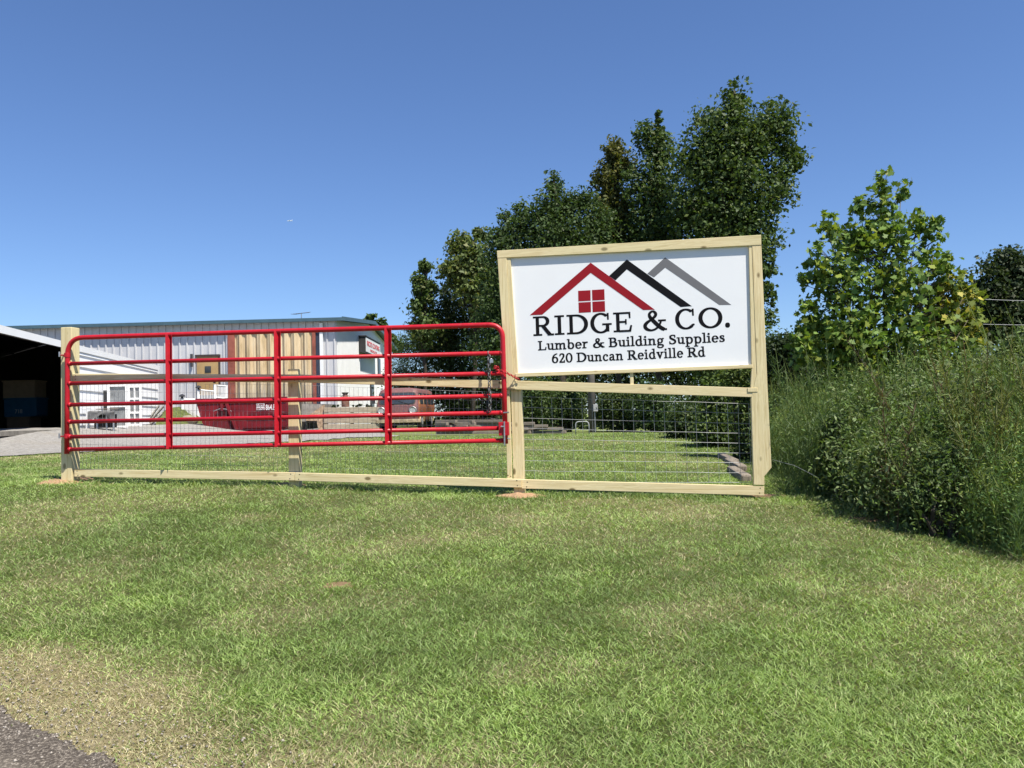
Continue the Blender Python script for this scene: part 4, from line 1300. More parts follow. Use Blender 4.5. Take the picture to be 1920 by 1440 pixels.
# personnel door
a, b = P(370.5, 700, DB), P(411.5, 700, DB); zt, zb = P(390, 669, DB).z, P(390, 741, DB).z
m = MB(); m.box(((a.x + b.x) / 2, DB - .07, (zt + zb) / 2), (b.x - a.x, .08, zt - zb))
dr = m.build('door', simple('tan_door', (.40, .27, .12), .6, .3, 0, .12, 2), bl)
m = MB(); pc = P(391.5, 693, DB); m.box((pc.x, DB - .118, pc.z), (.30, .02, .32)); m.build('door_window', simple('dark_glass', (.03, .035, .04), .15, .6), dr)
m = MB(); m.box(((a.x + b.x) / 2, DB - .09, zt + .05), (b.x - a.x + .12, .16, .1))
m.box((b.x + .03, DB - .08, (zt + zb) / 2), (.06, .1, zt - zb)); m.build('door_trim', simple('dark_brown_trim', (.05, .035, .03), .6), bl)
m = MB(); p = P(360.5, 676, DB); m.box((p.x, DB - .1, p.z), (.09, .1, .62)); m.build('wall_lamp', simple('dark_metal', (.05, .05, .055), .5), bl)
# gable openings
def gable_pt(px, py):
    d = ray(px, py); t = (XC + .03 - CAM.x) / d.x
    return CAM + d * t
DK = simple('dark_opening', (.03, .03, .028), .3, .4)
m = MB(); a = gable_pt(694, 700); m.box((XC + .05, a.y + .5, (ZG + 2.9) / 2 + .6), (.08, 1.0, 3.0)); m.build('entrance_door', DK, bl)
m = MB(); a = gable_pt(708, 690); b = gable_pt(712, 690); m.box((XC + .05, (a.y + b.y) / 2, gable_pt(710, 693).z), (.08, b.y - a.y, 1.4)); m.build('gable_window', DK, bl)
# gable sign
sa = gable_pt(685, 640); s_d = (sa.y, gable_pt(711, 660).y)
prj = .42
y0 = P(685.7, 640, DB).y
# box: front edge projects from the wall
def on_x(px, py, X):
    d = ray(px, py); return CAM + d * ((X - CAM.x) / d.x)
XS = XC + prj
A = on_x(685.7, 631, XS); B = on_x(712.5, 645.5, XS)
zt, zb = A.z, on_x(686, 660, XS).z
ws = thing('wall_sign', (XC, A.y, zb), 'white box sign with red lettering on the white gable wall', 'sign')
m = MB(); m.box((XC + .02 + prj / 2, (A.y + B.y) / 2, (zt + zb) / 2), (prj - .06, B.y - A.y, zt - zb)); m.build('sign_box', simple('dark_sign_metal', (.035, .035, .035), .5), ws)
m = MB(); m.box((XS + .0, (A.y + B.y) / 2, (zt + zb) / 2), (.02, B.y - A.y - .06, zt - zb - .08)); sf = m.build('sign_face', SID_WHITE, ws)
m = MB(); m.box((XS - prj / 2, (A.y + B.y) / 2, zt + .04), (prj + .08, B.y - A.y + .1, .05)); m.build('sign_cap', simple('dark_cap', (.04, .04, .04), .5), ws)
def text_obj(name, body, loc, xdir, updir, height, width, mat, parent):
    cu = bpy.data.curves.new(name, 'FONT'); cu.body = body; cu.size = 1; cu.offset = .02; cu.extrude = .004; cu.align_x = 'CENTER'; cu.align_y = 'CENTER'
    tmp = bpy.data.objects.new(name, cu); COL.objects.link(tmp)
    bpy.context.view_layer.update()
    dg = bpy.context.evaluated_depsgraph_get()
    me = bpy.data.meshes.new_from_object(tmp.evaluated_get(dg))
    bpy.data.objects.remove(tmp); bpy.data.curves.remove(cu)
    co = np.array([v.co for v in me.vertices]); mn, mx = co.min(0), co.max(0)
    nz = xdir.cross(updir).normalized()
    for v in me.vertices:
        c = v.co
        u_ = (c.x - (mn[0] + mx[0]) / 2) / (mx[0] - mn[0]) * width; w_ = (c.y - (mn[1] + mx[1]) / 2) / (mx[1] - mn[1]) * height
        v.co = Vector(loc) + xdir * u_ + updir * w_ + nz * c.z
    me.materials.clear(); me.materials.append(mat)
    o = bpy.data.objects.new(name, me); COL.objects.link(o); o.parent = parent
    o.matrix_parent_inverse = PM.get(parent.name, Matrix.Translation(parent.location)).inverted()
    return o
hgt = zt - zb
SRED = simple('sign_letter_red', (.50, .03, .03), .5)
Yv = Vector((0, 1, 0))
text_obj('lettering', "RICK'S COATING", (XS + .016, (A.y + B.y) / 2, zb + hgt * .62), Yv, ZV, hgt * .36, (B.y - A.y) * .86, SRED, sf)
text_obj('lettering', "PRODUCTS", (XS + .016, (A.y + B.y) / 2, zb + hgt * .22), Yv, ZV, hgt * .17, (B.y - A.y) * .45, SRED, sf)
# antenna
ap = P(565, 588, DB + 2.5)
an = thing('roof_antenna', (ap.x, ap.y, ap.z - .35), 'thin television antenna on the metal building roof', 'antenna')
m = MB(); m.tube([(ap.x, ap.y, ap.z - .75), (ap.x, ap.y, ap.z + .02)], .022, 6); m.build('mast', STEEL, an)
m = MB(); m.tube([(ap.x - .42, ap.y, ap.z - .02), (ap.x + .42, ap.y, ap.z + .05)], .018, 6)
for k in range(7):
    x = ap.x - .38 + k * .125; l = .38 - .03 * k
    m.tube([(x - .06, ap.y - l, ap.z - .02 + .09 * k / 7 - .04), (x + .06, ap.y + l, ap.z - .02 + .09 * k / 7 + .04)], .012, 4)
m.build('elements', simple('antenna_metal', (.12, .12, .13), .5), an)

# dock: concrete, timber crib
CONC = simple('old_concrete', (.30, .28, .25), .95, .1, 0, .3, 5, .4)
DX = 36.5
a, b = P(563, 800, DX), P(608, 800, DX)
dk = thing('concrete_dock', (a.x, DX, tz(a.x, DX)), 'sloping concrete dock wall left of the timber bin', 'dock')
m = MB()
pts = [P(560, 757, DX), P(604, 757.5, DX), P(603, 765, DX), P(588, 775, DX), P(573, 782, DX), P(573, 805, DX), P(558, 805, DX)]
m.prism(pts, (0, 1, 0), 2.8); m.build('dock_wall', CONC, dk)
m = MB()
pts = [P(574, 781, DX - .3), P(590, 771, DX - .3), P(606, 759, DX - .3), P(608, 806, DX - .3), P(597, 806, DX - .3), P(594, 789, DX - .3), P(574, 789, DX - .3)]
m.prism(pts, (0, 1, 0), .28); m.build('rubble_ramp', simple('tan_rubble', (.42, .30, .20), .95, .1, 0, .45, 9, .6), dk)
m = MB(); p = P(569.5, 798, DX - .02); m.box((p.x + .02, DX - .05, p.z), (.25, .09, .37)); m.build('dock_opening', DK, dk)
tb = P(655, 806, 36.3)
bin_ = thing('timber_bin', (tb.x, tb.y, tz(tb.x, tb.y)), 'grey stained stacked timber bin with plants on top beside the van', 'planter')
for k, (y0, y1) in enumerate([(764, 774), (774.5, 784), (784.5, 794), (794.5, 806)]):
    p0, p1 = P(608.5 + random.uniform(-.5, .5), (y0 + y1) / 2, 36.2), P(712, (y0 + y1) / 2 - 1.2, 36.2)
    board('timber', p0, p1, ZV, .225, .2, wood_mat('bin_timber', (.30, .24, .17), (.48, .41, .31), (.10, .08, .06), knots=False) if k == 0 else bpy.data.materials['bin_timber'], bin_, .01)
for x in (612, 660, 706):
    p0, p1 = P(x, 770, 36.32), P(x, 806, 36.32); board('stake', p0, p1, Vector((1, 0, 0)), .14, .1, W_OLD, bin_)
m = MB()
p0, p1 = P(609, 766, 37.3), P(712, 765, 37.3); m.box(((p0.x + p1.x) / 2, 37.35, p0.z - .12), (p1.x - p0.x, 1.9, .12)); m.build('soil', simple('soil', (.10, .08, .055), .95), bin_)
V, C, CC = crown(lobes_px([(672, 761, 12, 3), (690, 762, 8, 3), (625, 762, 12, 2)], 36.5), 420, .10, (.05, .07, .03), clump=.09, per=14)
np_mesh('foliage', V, 4, LEAF, bin_, C, base=bin_.location)
mc = P(647.5, 763, 36.3)
can = thing('milk_can', (mc.x, mc.y, mc.z), 'rusty old milk can standing on the timber bin', 'can')
MILK = simple('rusty_can', (.22, .12, .09), .8, .2, .2, .45, 9)
m = MB().lathe(mc, [(.165, 0), (.172, .02), (.172, .36), (.15, .42), (.10, .50), (.095, .56)], 20); m.build('body', MILK, can, smooth=True)
m = MB().lathe(mc + Vector((0, 0, .555)), [(.10, 0), (.15, .06), (.155, .085), (.13, .09)], 20); m.build('lid', simple('dark_can_lid', (.07, .06, .055), .7), can, smooth=True)
for s in (-1, 1): MB().tube(arc2(mc + Vector((s * .15, 0, .40)), mc + Vector((s * .24, 0, .44)), mc + Vector((s * .10, 0, .52))), .012, 6).build('handle', MILK, can)

# ------------------------------------------------------------------ rusty van
def van_mat(name, seed):
    m, t, b = new_mat(name, (.2, .1, .08), .6, .35)
    v = coords(t, 'Object', (1, 1, 1), (seed, seed, 0)); f = noise(t, v, 2.2, 7, .68); f2 = noise(t, v, 9, 6, .7)
    c = ramp(t, f2, [(.3, (.125, .048, .050)), (.7, (.21, .10, .096))])
    r_ = ramp(t, f2, [(.3, (.17, .052, .026)), (.58, (.27, .10, .045)), (.78, (.50, .33, .18))])
    tc = nn(t, 'ShaderNodeTexCoord'); sx = nn(t, 'ShaderNodeSeparateXYZ'); t.links.new(tc.outputs['Object'], sx.inputs[0])
    mr = nn(t, 'ShaderNodeMapRange'); mr.inputs[1].default_value = .78; mr.inputs[2].default_value = 1.0; mr.inputs[3].default_value = -.24; mr.inputs[4].default_value = .22
    t.links.new(sx.outputs[0], mr.inputs[0])
    ad = nn(t, 'ShaderNodeMath'); ad.operation = 'ADD'; t.links.new(f, ad.inputs[0]); t.links.new(mr.outputs[0], ad.inputs[1])
    mr2 = nn(t, 'ShaderNodeMapRange'); mr2.inputs[1].default_value = .75; mr2.inputs[2].default_value = .1; mr2.inputs[3].default_value = 0; mr2.inputs[4].default_value = .22
    t.links.new(sx.outputs[2], mr2.inputs[0])
    ad2 = nn(t, 'ShaderNodeMath'); ad2.operation = 'ADD'; t.links.new(ad.outputs[0], ad2.inputs[0]); t.links.new(mr2.outputs[0], ad2.inputs[1])
    t.links.new(mixc(t, ramp(t, ad2.outputs[0], [(.52, (0, 0, 0)), (.62, (1, 1, 1))]), c, r_), b.inputs['Base Color'])
    bump(t, b, f2, .2, .01); return m
VD = 36.0
va = P(703, 805, VD); vb_ = P(787, 803, VD)
vz = tz((va.x + vb_.x) / 2, VD + 1.5)
VW, VL, VH = 1.98, 4.3, P(745, 727.5, VD + .8).z - vz
th_v = R(-4.4)
vo = Vector(((va.x + vb_.x) / 2, VD, vz))
van = thing('old_van', vo, 'rusty maroon old panel van with faded glass parked facing the lawn', 'van')
van.rotation_euler = (0, 0, th_v)
VM = Matrix.Translation(vo) @ Matrix.Rotation(th_v, 4, 'Z')
def vlink(o, parent=van):
    COL.objects.link(o); o.parent = parent; return o
def vbuild(m, name, mat, smooth=False, bevel=0, parent=van):
    me = bpy.data.meshes.new(name); me.from_pydata(m.v, [], m.f)
    bm = bmesh.new(); bm.from_mesh(me); bmesh.ops.recalc_face_normals(bm, faces=bm.faces)
    if bevel: bmesh.ops.bevel(bm, geom=[e for e in bm.edges if len(e.link_faces) == 2 and e.calc_face_angle(0) > .6], offset=bevel, segments=3, affect='EDGES', profile=.5)
    bm.to_mesh(me); bm.free()
    if smooth:
        for p in me.polygons: p.use_smooth = True
    me.materials.append(mat)
    return vlink(bpy.data.objects.new(name, me), parent)
# body section loops (local: x right, y back, z up)
belt = VH * .56
def van_half(z):
    if z < .45: return .90
    if z < belt: return .90 + .08 * math.sin((z - .45) / (belt - .45) * math.pi * .6)
    return .965 - .13 * ((z - belt) / (VH - belt)) ** 1.2
def van_front(z):
    if z < .55: return .06
    if z < belt: return .0 + .06 * (z - .55) / (belt - .55)
    return .06 + .34 * ((z - belt) / (VH - belt)) ** 1.1
zs = [.30, .42, .55, .72, .90, belt - .03, belt + .03, belt + .28, VH - .25, VH - .12, VH - .04, VH]
rings = []
for z in zs:
    hw = van_half(z); f0 = van_front(z); bk = VL - .04 - .10 * max(0, (z - belt) / (VH - belt))
    top = 0
    if z > VH - .13: top = (1 - math.sqrt(max(0, 1 - ((z - (VH - .13)) / .13) ** 2))) * .40
    hw -= top; f0 += top; bk -= top
    rc_ = .26
    loop = []
    for (cx, cy, a0) in ((hw - rc_, f0 + rc_, -90), (hw - rc_, bk - rc_, 0), (-hw + rc_, bk - rc_, 90), (-hw + rc_, f0 + rc_, 180)):
        for k in range(7):
            a = R(a0 + 15 * k); loop.append((cx + rc_ * math.cos(a), cy + rc_ * math.sin(a), z))
    rings.append(loop)
m = MB(); n = len(rings[0])
vs = [p for r in rings for p in r]
fs = [(i * n + k, i * n + (k + 1) % n, (i + 1) * n + (k + 1) % n, (i + 1) * n + k) for i in range(len(rings) - 1) for k in range(n)]
fs += [tuple(range(n)), tuple((len(rings) - 1) * n + k for k in range(n))]
m.add(vs, fs)
VANP = van_mat('van_paint', 1.7)
body = vbuild(m, 'body', VANP, smooth=True)
VGL = simple('old_glass', (.035, .045, .055), .12, .6, 0, .4, 2)
def front_y(z): return van_front(z)
def quad_on_front(x0, x1, z0, z1, out, name, mat, rad=.08, parent=van):
    m = MB(); pts = []
    for (cx, cz, a0) in ((x1 - rad, z1 - rad, 0), (x0 + rad, z1 - rad, 90), (x0 + rad, z0 + rad, 180), (x1 - rad, z0 + rad, 270)):
        for k in range(5):
            a = R(a0 + 22.5 * k); x, z = cx + rad * math.cos(a), cz + rad * math.sin(a)
            pts.append(Vector((x, front_y(z) - out + .10 * max(0, abs(x) - .62) ** 2 * 3, z)))
    m.prism(pts, (0, 1, 0), .03); return vbuild(m, name, mat, parent=parent)
quad_on_front(-.80, .80, belt + .05, VH - .22, .012, 'windshield_rubber', simple('old_rubber', (.05, .045, .04), .8), .12)
quad_on_front(-.76, .76, belt + .09, VH - .255, .024, 'windshield', VGL, .11)
m = MB()
for x0, x1 in ((.05, .55), (-.62, -.15)): m.tube([(x1, front_y(belt + .12) - .045, belt + .06), (x0, front_y(belt + .25) - .05, belt + .20)], .012, 5)
vbuild(m, 'wiper', simple('wiper_dark', (.03, .03, .03), .6))
CHROME = simple('dull_chrome', (.42, .41, .39), .35, .5, .7, .25, 10)
for s in (-1, 1):
    m = MB(); c = Vector((s * .70, .0, .82)); nseg = 22
    out_, in_ = [], []
    prof = [(.17, .03), (.165, -.02), (.13, -.03), (.115, -.012)]
    vs, fs = [], []
    for r_, y in prof:
        for k in range(nseg):
            a = 2 * math.pi * k / nseg; vs.append((c.x + r_ * 1.05 * math.cos(a), c.y + y, c.z + r_ * math.sin(a)))
    for i in range(len(prof) - 1):
        for k in range(nseg): fs.append((i * nseg + k, i * nseg + (k + 1) % nseg, (i + 1) * nseg + (k + 1) % nseg, (i + 1) * nseg + k))
    m.add(vs, fs); hl = vbuild(m, 'headlight', CHROME, smooth=True)
    m = MB(); vs = [(c.x + .118 * math.cos(2 * math.pi * k / nseg), c.y - .014, c.z + .112 * math.sin(2 * math.pi * k / nseg)) for k in range(nseg)]
    m.prism(vs, (0, 1, 0), .02); vbuild(m, 'lens', simple('lamp_glass', (.40, .42, .42), .15, .6) if s < 0 else bpy.data.materials['lamp_glass'], parent=hl)
m = MB(); m.box((0, .03, .60), (.86, .06, .16)); vbuild(m, 'grille', simple('grille_dark', (.035, .03, .028), .7), bevel=.02)
m = MB()
for z in (.55, .60, .65): m.box((0, -.01, z), (.84, .02, .014))
vbuild(m, 'grille_bar', CHROME)
for s in (-1, 1):
    m = MB(); m.box((s * .68, .02, .58), (.24, .05, .08)); vbuild(m, 'turn_signal', simple('amber_lens', (.45, .20, .04), .4) if s < 0 else bpy.data.materials['amber_lens'], bevel=.015)
m = MB(); bp = [(-1.0, .16, .36), (-.92, .02, .36), (-.5, -.06, .36), (0, -.07, .36), (.5, -.06, .36), (.92, .02, .36), (1.0, .16, .36)]
for p, q in zip(bp[:-1], bp[1:]):
    d = (Vector(q) - Vector(p)); L = d.length; d.normalize(); m.box((Vector(p) + Vector(q)) / 2, (L + .02, .05, .15), (d, ZV.cross(d), ZV))
vbuild(m, 'bumper', simple('rust_bumper', (.42, .33, .22), .6, .3, .2, .5, 8), bevel=.01)
m = MB(); m.box((0, .5, .25), (1.5, .8, .2)); vbuild(m, 'underbody', simple('underbody_dark', (.02, .02, .02), .9))
def side_panel(s, y0, y1, z0, z1, name, mat, out=.012):
    m = MB(); rad = .05; pts = []
    for (cy, cz, a0) in ((y1 - rad, z1 - rad, 0), (y0 + rad, z1 - rad, 90), (y0 + rad, z0 + rad, 180), (y1 - rad, z0 + rad, 270)):
        for k in range(4):
            a = R(a0 + 30 * k); y, z = cy + rad * math.cos(a), cz + rad * math.sin(a)
            pts.append(Vector((s * (van_half(z) + out), y, z)))
    m.prism(pts, (-s, 0, 0), .03); return vbuild(m, name, mat)
for s in (-1, 1):
    for y0, y1 in ((.45, 1.15), (1.40, 2.20), (2.35, 3.05), (3.15, 3.85)):
        side_panel(s, y0, y1, belt + .07, VH - .25, 'side_window', VGL)
    for y in (.33, 1.28):
        m = MB(); m.box((s * .955, y, .98), (.012, .035, 1.1)); vbuild(m, 'door_edge', simple('pale_rust', (.60, .45, .26), .7, .2, 0, .4, 6) if (s < 0 and y < 1) else bpy.data.materials['pale_rust'])
TYRE = simple('old_tyre', (.025, .024, .023), .85)
for s in (-1, 1):
    for y in (.85, 3.25):
        m = MB(); nseg = 24; vs, fs = [], []
        for x, r_ in ((-.09, .20), (-.10, .29), (-.06, .33), (.06, .33), (.10, .29), (.09, .20)):
            for k in range(nseg):
                a = 2 * math.pi * k / nseg; vs.append((s * .86 + x, y + r_ * math.cos(a), .33 + r_ * math.sin(a)))
        for i in range(5):
            for k in range(nseg): fs.append((i * nseg + k, i * nseg + (k + 1) % nseg, (i + 1) * nseg + (k + 1) % nseg, (i + 1) * nseg + k))
        fs += [tuple(range(nseg)), tuple(5 * nseg + k for k in range(nseg))]
        wh = vbuild(m.add(vs, fs), 'wheel', TYRE)
        m = MB(); m.tube([(s * .90, y, .33), (s * .968, y, .33)], [.19, .15], 18); vbuild(m, 'rim', simple('rim_grey', (.30, .29, .28), .6) if len(bpy.data.materials) and 'rim_grey' not in bpy.data.materials else bpy.data.materials['rim_grey'], parent=wh)
        m = MB(); pts = []
        for k in range(13):
            a = R(15 * k); pts.append((s * .93, y + .42 * math.cos(a), .33 + .44 * math.sin(a)))
        m.tube(pts, .035, 6); vbuild(m, 'wheel_arch', bpy.data.materials['pale_rust'])
m = MB(); m.tube([(-.93, .35, belt + .1), (-1.05, .30, belt + .16)], .012, 5); m.box((-1.10, .28, belt + .22), (.14, .03, .20)); vbuild(m, 'mirror', simple('mirror_dark', (.04, .04, .04), .5))

# ------------------------------------------------------------------ dumpster
DD = 34.0
DRED = simple('dumpster_red', (.145, .008, .014), .6, .25, 0, .3, 3)
DRED2 = simple('dumpster_dark_red', (.10, .007, .011), .6, .3, 0, .3, 3)
a = P(366, 805, DD); b = P(542, 803, DD); zg = tz((a.x + b.x) / 2, DD)
zd = P(450, 808, DD).z
dm = thing('dumpster', ((a.x + b.x) / 2, DD, zg), 'dark red steel dumpster in front of the loading door', 'dumpster')
m = MB()
m.prism([P(366, 747.5, DD), P(541, 746.5, DD), P(541, 795, DD), P(532, 806, DD), P(392, 808, DD), P(379, 793, DD)], (0, 1, 0), 1.9)
m.build('body', DRED, dm)
m = MB(); m.box((P(453, 748, DD).x, DD - .03, P(453, 748, DD).z), (b.x - a.x - .1, .12, .09)); m.build('top_rim', DRED, dm, bevel=.01)
for (x0, y0, x1, y1) in ((424, 754, 444, 806), (415, 752, 417, 770)):
    p0, p1 = P(x0, y0, DD - .12), P(x1, y1, DD - .12)
    d = (p1 - p0).normalized(); m = MB(); m.box((p0 + p1) / 2, ((p1 - p0).length, .12, .10), (d, Vector((0, 1, 0)), d.cross(Vector((0, 1, 0))))); m.build('brace', DRED, dm)
m = MB(); m.prism([P(407, 771, DD - .06), P(422, 771, DD - .06), P(436, 806, DD - .06), P(394, 806, DD - .06)], (0, 1, 0), .05); m.build('end_plate', DRED2, dm)
m = MB(); m.tube([P(400, 771, DD - .15), P(412, 766.5, DD - .15), P(424, 767, DD - .15), P(434, 771, DD - .15)], .018, 6); m.build('cable', STEEL, dm)
m = MB(); p0, p1 = P(466, 776, DD - .05), P(540, 774.5, DD - .05); m.box((p0 + p1) / 2, (p1.x - p0.x, .12, .09)); m.build('side_rail', DRED2, dm)
m = MB(); p0, p1 = P(456, 802, DD - .05), P(540, 799, DD - .05); m.box((p0 + p1) / 2, (p1.x - p0.x, .10, .05)); m.build('skid', DRED2, dm)
DWH = simple('dumpster_wheel', (.03, .03, .03), .8)
for x in (386, 446, 534):
    p = P(x, 806, DD + .3); MB().tube([(p.x, DD + .1, zg + .12), (p.x, DD + .25, zg + .12)], .12, 12).build('wheel', DWH, dm)
m = MB()
for (x0, y0, x1, y1) in ((481, 757, 496, 761.5), (481, 763, 496, 768.5)):
    p0, p1 = P(x0, y0, DD), P(x1, y1, DD); m.box(((p0.x + p1.x) / 2, DD - .012, (p0.z + p1.z) / 2), (p1.x - p0.x, .02, abs(p0.z - p1.z)))
pl_ = m.build('label_plate', simple('label_white', (.70, .68, .68), .5), dm)
Xv = Vector((1, 0, 0))
p = P(488.5, 759, DD); text_obj('lettering', 'DUMPER', (p.x, DD - .024, p.z), Xv, ZV, .07, .30, DRED, pl_)
p = P(488.5, 766, DD); text_obj('lettering', 'RENTALS', (p.x, DD - .024, p.z), Xv, ZV, .08, .30, DRED, pl_)
p = P(511, 763.5, DD); text_obj('phone_number', '864.877', (p.x, DD - .012, p.z), Xv, ZV, .24, .56, bpy.data.materials['label_white'], dm)

# ------------------------------------------------------------------ white stair rail
RAILW = simple('white_vinyl', (.74, .74, .73), .45, .4, 0, .04, 4)
rl = P(345, 805, 36); rail_th = thing('stair_railing', (rl.x, 36, tz(rl.x, 36)), 'white picket stair railing climbing to the tan door', 'railing')
def rail_run(x0, yt0, yb0, x1, yt1, yb1, D0, D1, npk):
    for (ya, yb) in ((yt0, yt1), (yb0, yb1)):
        p0, p1 = P(x0, ya, D0), P(x1, yb, D1); MB().tube([p0, p1], .04, 6).build('rail_bar', RAILW, rail_th)
    for k in range(npk):
        t = (k + .5) / npk
        p0 = P(x0, yt0, D0).lerp(P(x1, yt1, D1), t); p1 = P(x0, yb0, D0).lerp(P(x1, yb1, D1), t)
        MB().tube([p0, p1], .022, 5).build('picket', RAILW, rail_th)
rail_run(343, 749, 793, 368, 749, 789, 36, 36.3, 10)
rail_run(373, 731, 752, 402, 734, 754, 37.6, 38, 10)
rail_run(404, 722.5, 745, 423, 724, 748, 38.2, 38.8, 8)
for x, y0, y1, D in ((341.5, 747, 805, 36), (371, 728, 800, 37.5), (402.5, 721, 790, 38.1), (424, 722, 790, 38.8)):
    p0, p1 = P(x, y0, D), P(x, y1, D); p1.z = min(p1.z, tz(p1.x, D))
    m = MB().tube([p1, p0], .07, 4); m.build('newel_post', RAILW, rail_th)
for x, y, D in ((341.5, 742, 36), (372, 725.5, 37.5), (402, 713, 38.1)):
    p = P(x, y + 3, D)
    MB().lathe(p - Vector((0, 0, .06)), [(.06, 0), (.05, .08), (.14, .10), (.13, .13), (.05, .19), (.01, .21)], 12).build('post_cap', simple('black_cap', (.025, .025, .03), .5) if 'black_cap' not in bpy.data.materials else bpy.data.materials['black_cap'], rail_th)
m = MB()
for k in range(5):
    p = P(385 + 6 * k, 0, 38.9)
    m.box((p.x, 39.1, ZG + .22 + .24 * k), (.9, 1.1, .12))
m.build('steps', W_GREY, rail_th)
st = P(353, 800, 35.4); zs_ = tz(st.x, 35.4)
V = []
m = MB(); n = 14
for i in range(7):
    ph = math.pi * i / 6
    for j in range(n):
        a = 2 * math.pi * j / n
        r_ = math.sin(ph) * (.34 + .05 * math.sin(3 * a + i)); V.append((st.x + r_ * 1.2 * math.cos(a), 35.4 + r_ * math.sin(a), zs_ + .16 - .24 * math.cos(ph)))
fs = [(i * n + j, i * n + (j + 1) % n, (i + 1) * n + (j + 1) % n, (i + 1) * n + j) for i in range(6) for j in range(n)]
tag(m.add(V, fs).build('boulder', simple('boulder_stone', (.24, .22, .16), .95, .1, 0, .3, 6, .5), None, smooth=True), 'rounded tan boulder at the foot of the white railing', 'boulder')

# ------------------------------------------------------------------ carport
SHED = simple('shed_white', (.84, .85, .85), .5, .35, 0, .03, 1.5)
def cx(D): return -12.3 - .176 * (D - 19.7)
C0, C1, CD0, CD1 = 13.0, 34.5, 24.4, 34.5
dirc = Vector((-.176, 1, 0)).normalized(); outc = Vector((1, .176, 0)).normalized()
ZC = P(0, 620, 19.7).z
zc0 = 1.3
cp = thing('carport_shed', (cx(24), 24, tz(cx(24), 24)), 'white metal carport shed with a dark open bay at the left edge', 'shed')
def cpt(D, s=0, z=0): 
    p = Vector((cx(D), D, 0)) - outc * s; p.z = z; return p
W_C = 8.0; RIDGE = 1.25
# closed siding wall: horizontal laps
m = MB()
z = zc0; lap = .36
while z < ZC - .02:
    zt = min(z + lap, ZC)
    a, b = cpt(CD0, -.035, z), cpt(CD1, -.035, z); c, d = cpt(CD1, -.0, zt), cpt(CD0, -.0, zt)
    m.add([a, b, c, d], [(0, 1, 2, 3)])
    a2, b2 = cpt(CD0, .05, z), cpt(CD1, .05, z)
    m.add([a, b, b2, a2], [(0, 3, 2, 1)])
    z = zt
m.build('side_wall', SHED, cp)
DARKIN = simple('shed_inside_shade', (.10, .095, .09), .9, .1)  # dark tone puts the shade of the open bay into the colour
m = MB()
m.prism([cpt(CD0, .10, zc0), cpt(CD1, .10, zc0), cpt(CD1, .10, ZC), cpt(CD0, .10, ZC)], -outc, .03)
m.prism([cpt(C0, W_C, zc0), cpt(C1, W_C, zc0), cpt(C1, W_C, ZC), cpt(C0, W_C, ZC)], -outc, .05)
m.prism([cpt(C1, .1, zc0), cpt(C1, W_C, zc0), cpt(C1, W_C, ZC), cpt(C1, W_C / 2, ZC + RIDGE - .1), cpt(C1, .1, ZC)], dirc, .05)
m.prism([cpt(C0, .1, zc0), cpt(C0, W_C, zc0), cpt(C0, W_C, ZC), cpt(C0, W_C / 2, ZC + RIDGE - .1), cpt(C0, .1, ZC)], dirc, .05)  # unseen near end wall, added to keep sunlight out of the bay
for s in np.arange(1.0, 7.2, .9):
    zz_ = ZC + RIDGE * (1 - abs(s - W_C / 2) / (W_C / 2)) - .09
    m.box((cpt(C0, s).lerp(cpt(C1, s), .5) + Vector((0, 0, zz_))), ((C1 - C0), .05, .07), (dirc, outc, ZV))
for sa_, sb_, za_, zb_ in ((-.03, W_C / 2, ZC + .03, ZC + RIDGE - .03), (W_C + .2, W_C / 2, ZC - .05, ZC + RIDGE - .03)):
    m.prism([cpt(C0 - .15, sa_, za_), cpt(C1 + .15, sa_, za_), cpt(C1 + .15, sb_, zb_), cpt(C0 - .15, sb_, zb_)], (0, 0, -1), .03)  # dark ceiling sheet added so the white roof underside looks shaded
m.build('darkened_inner_walls', DARKIN, cp)
m = MB()
m.prism([cpt(C0 - .2, -.02, ZC + .06), cpt(C1 + .2, -.02, ZC + .06), cpt(C1 + .2, W_C / 2, ZC + RIDGE), cpt(C0 - .2, W_C / 2, ZC + RIDGE)], (0, 0, 1), .05)
m.prism([cpt(C0 - .2, W_C + .25, ZC - .02), cpt(C1 + .2, W_C + .25, ZC - .02), cpt(C1 + .2, W_C / 2, ZC + RIDGE), cpt(C0 - .2, W_C / 2, ZC + RIDGE)], (0, 0, 1), .05)
m.build('roof', SHED, cp)
m = MB()
m.prism([cpt(C0 - .2, -.037, ZC - .06), cpt(C1 + .2, -.037, ZC - .06), cpt(C1 + .2, -.037, ZC + .13), cpt(C0 - .2, -.037, ZC + .13)], outc, .012)
m.build('fascia', SHED, cp)
for D in (C0 + .1, CD0 - .02):
    p = cpt(D, .04); m = MB(); m.box((p.x, p.y, (zc0 + ZC) / 2), (.1, .1, ZC - zc0)); m.build('corner_post', SHED, cp)
m = MB()
p0, p1 = cpt(C0, .3, 0), cpt(C1, W_C - .2, 0)
zf = tz(cx(22), 22) + .05
m.prism([cpt(C0, -.05, zf), cpt(CD0, -.05, zf), cpt(C1, .1, zf), cpt(C1, W_C, zf), cpt(C0, W_C, zf)], (0, 0, -1), .12)
m.build('floor_slab', simple('shed_floor', (.22, .20, .17), .95, .1, 0, .3, 4), cp)
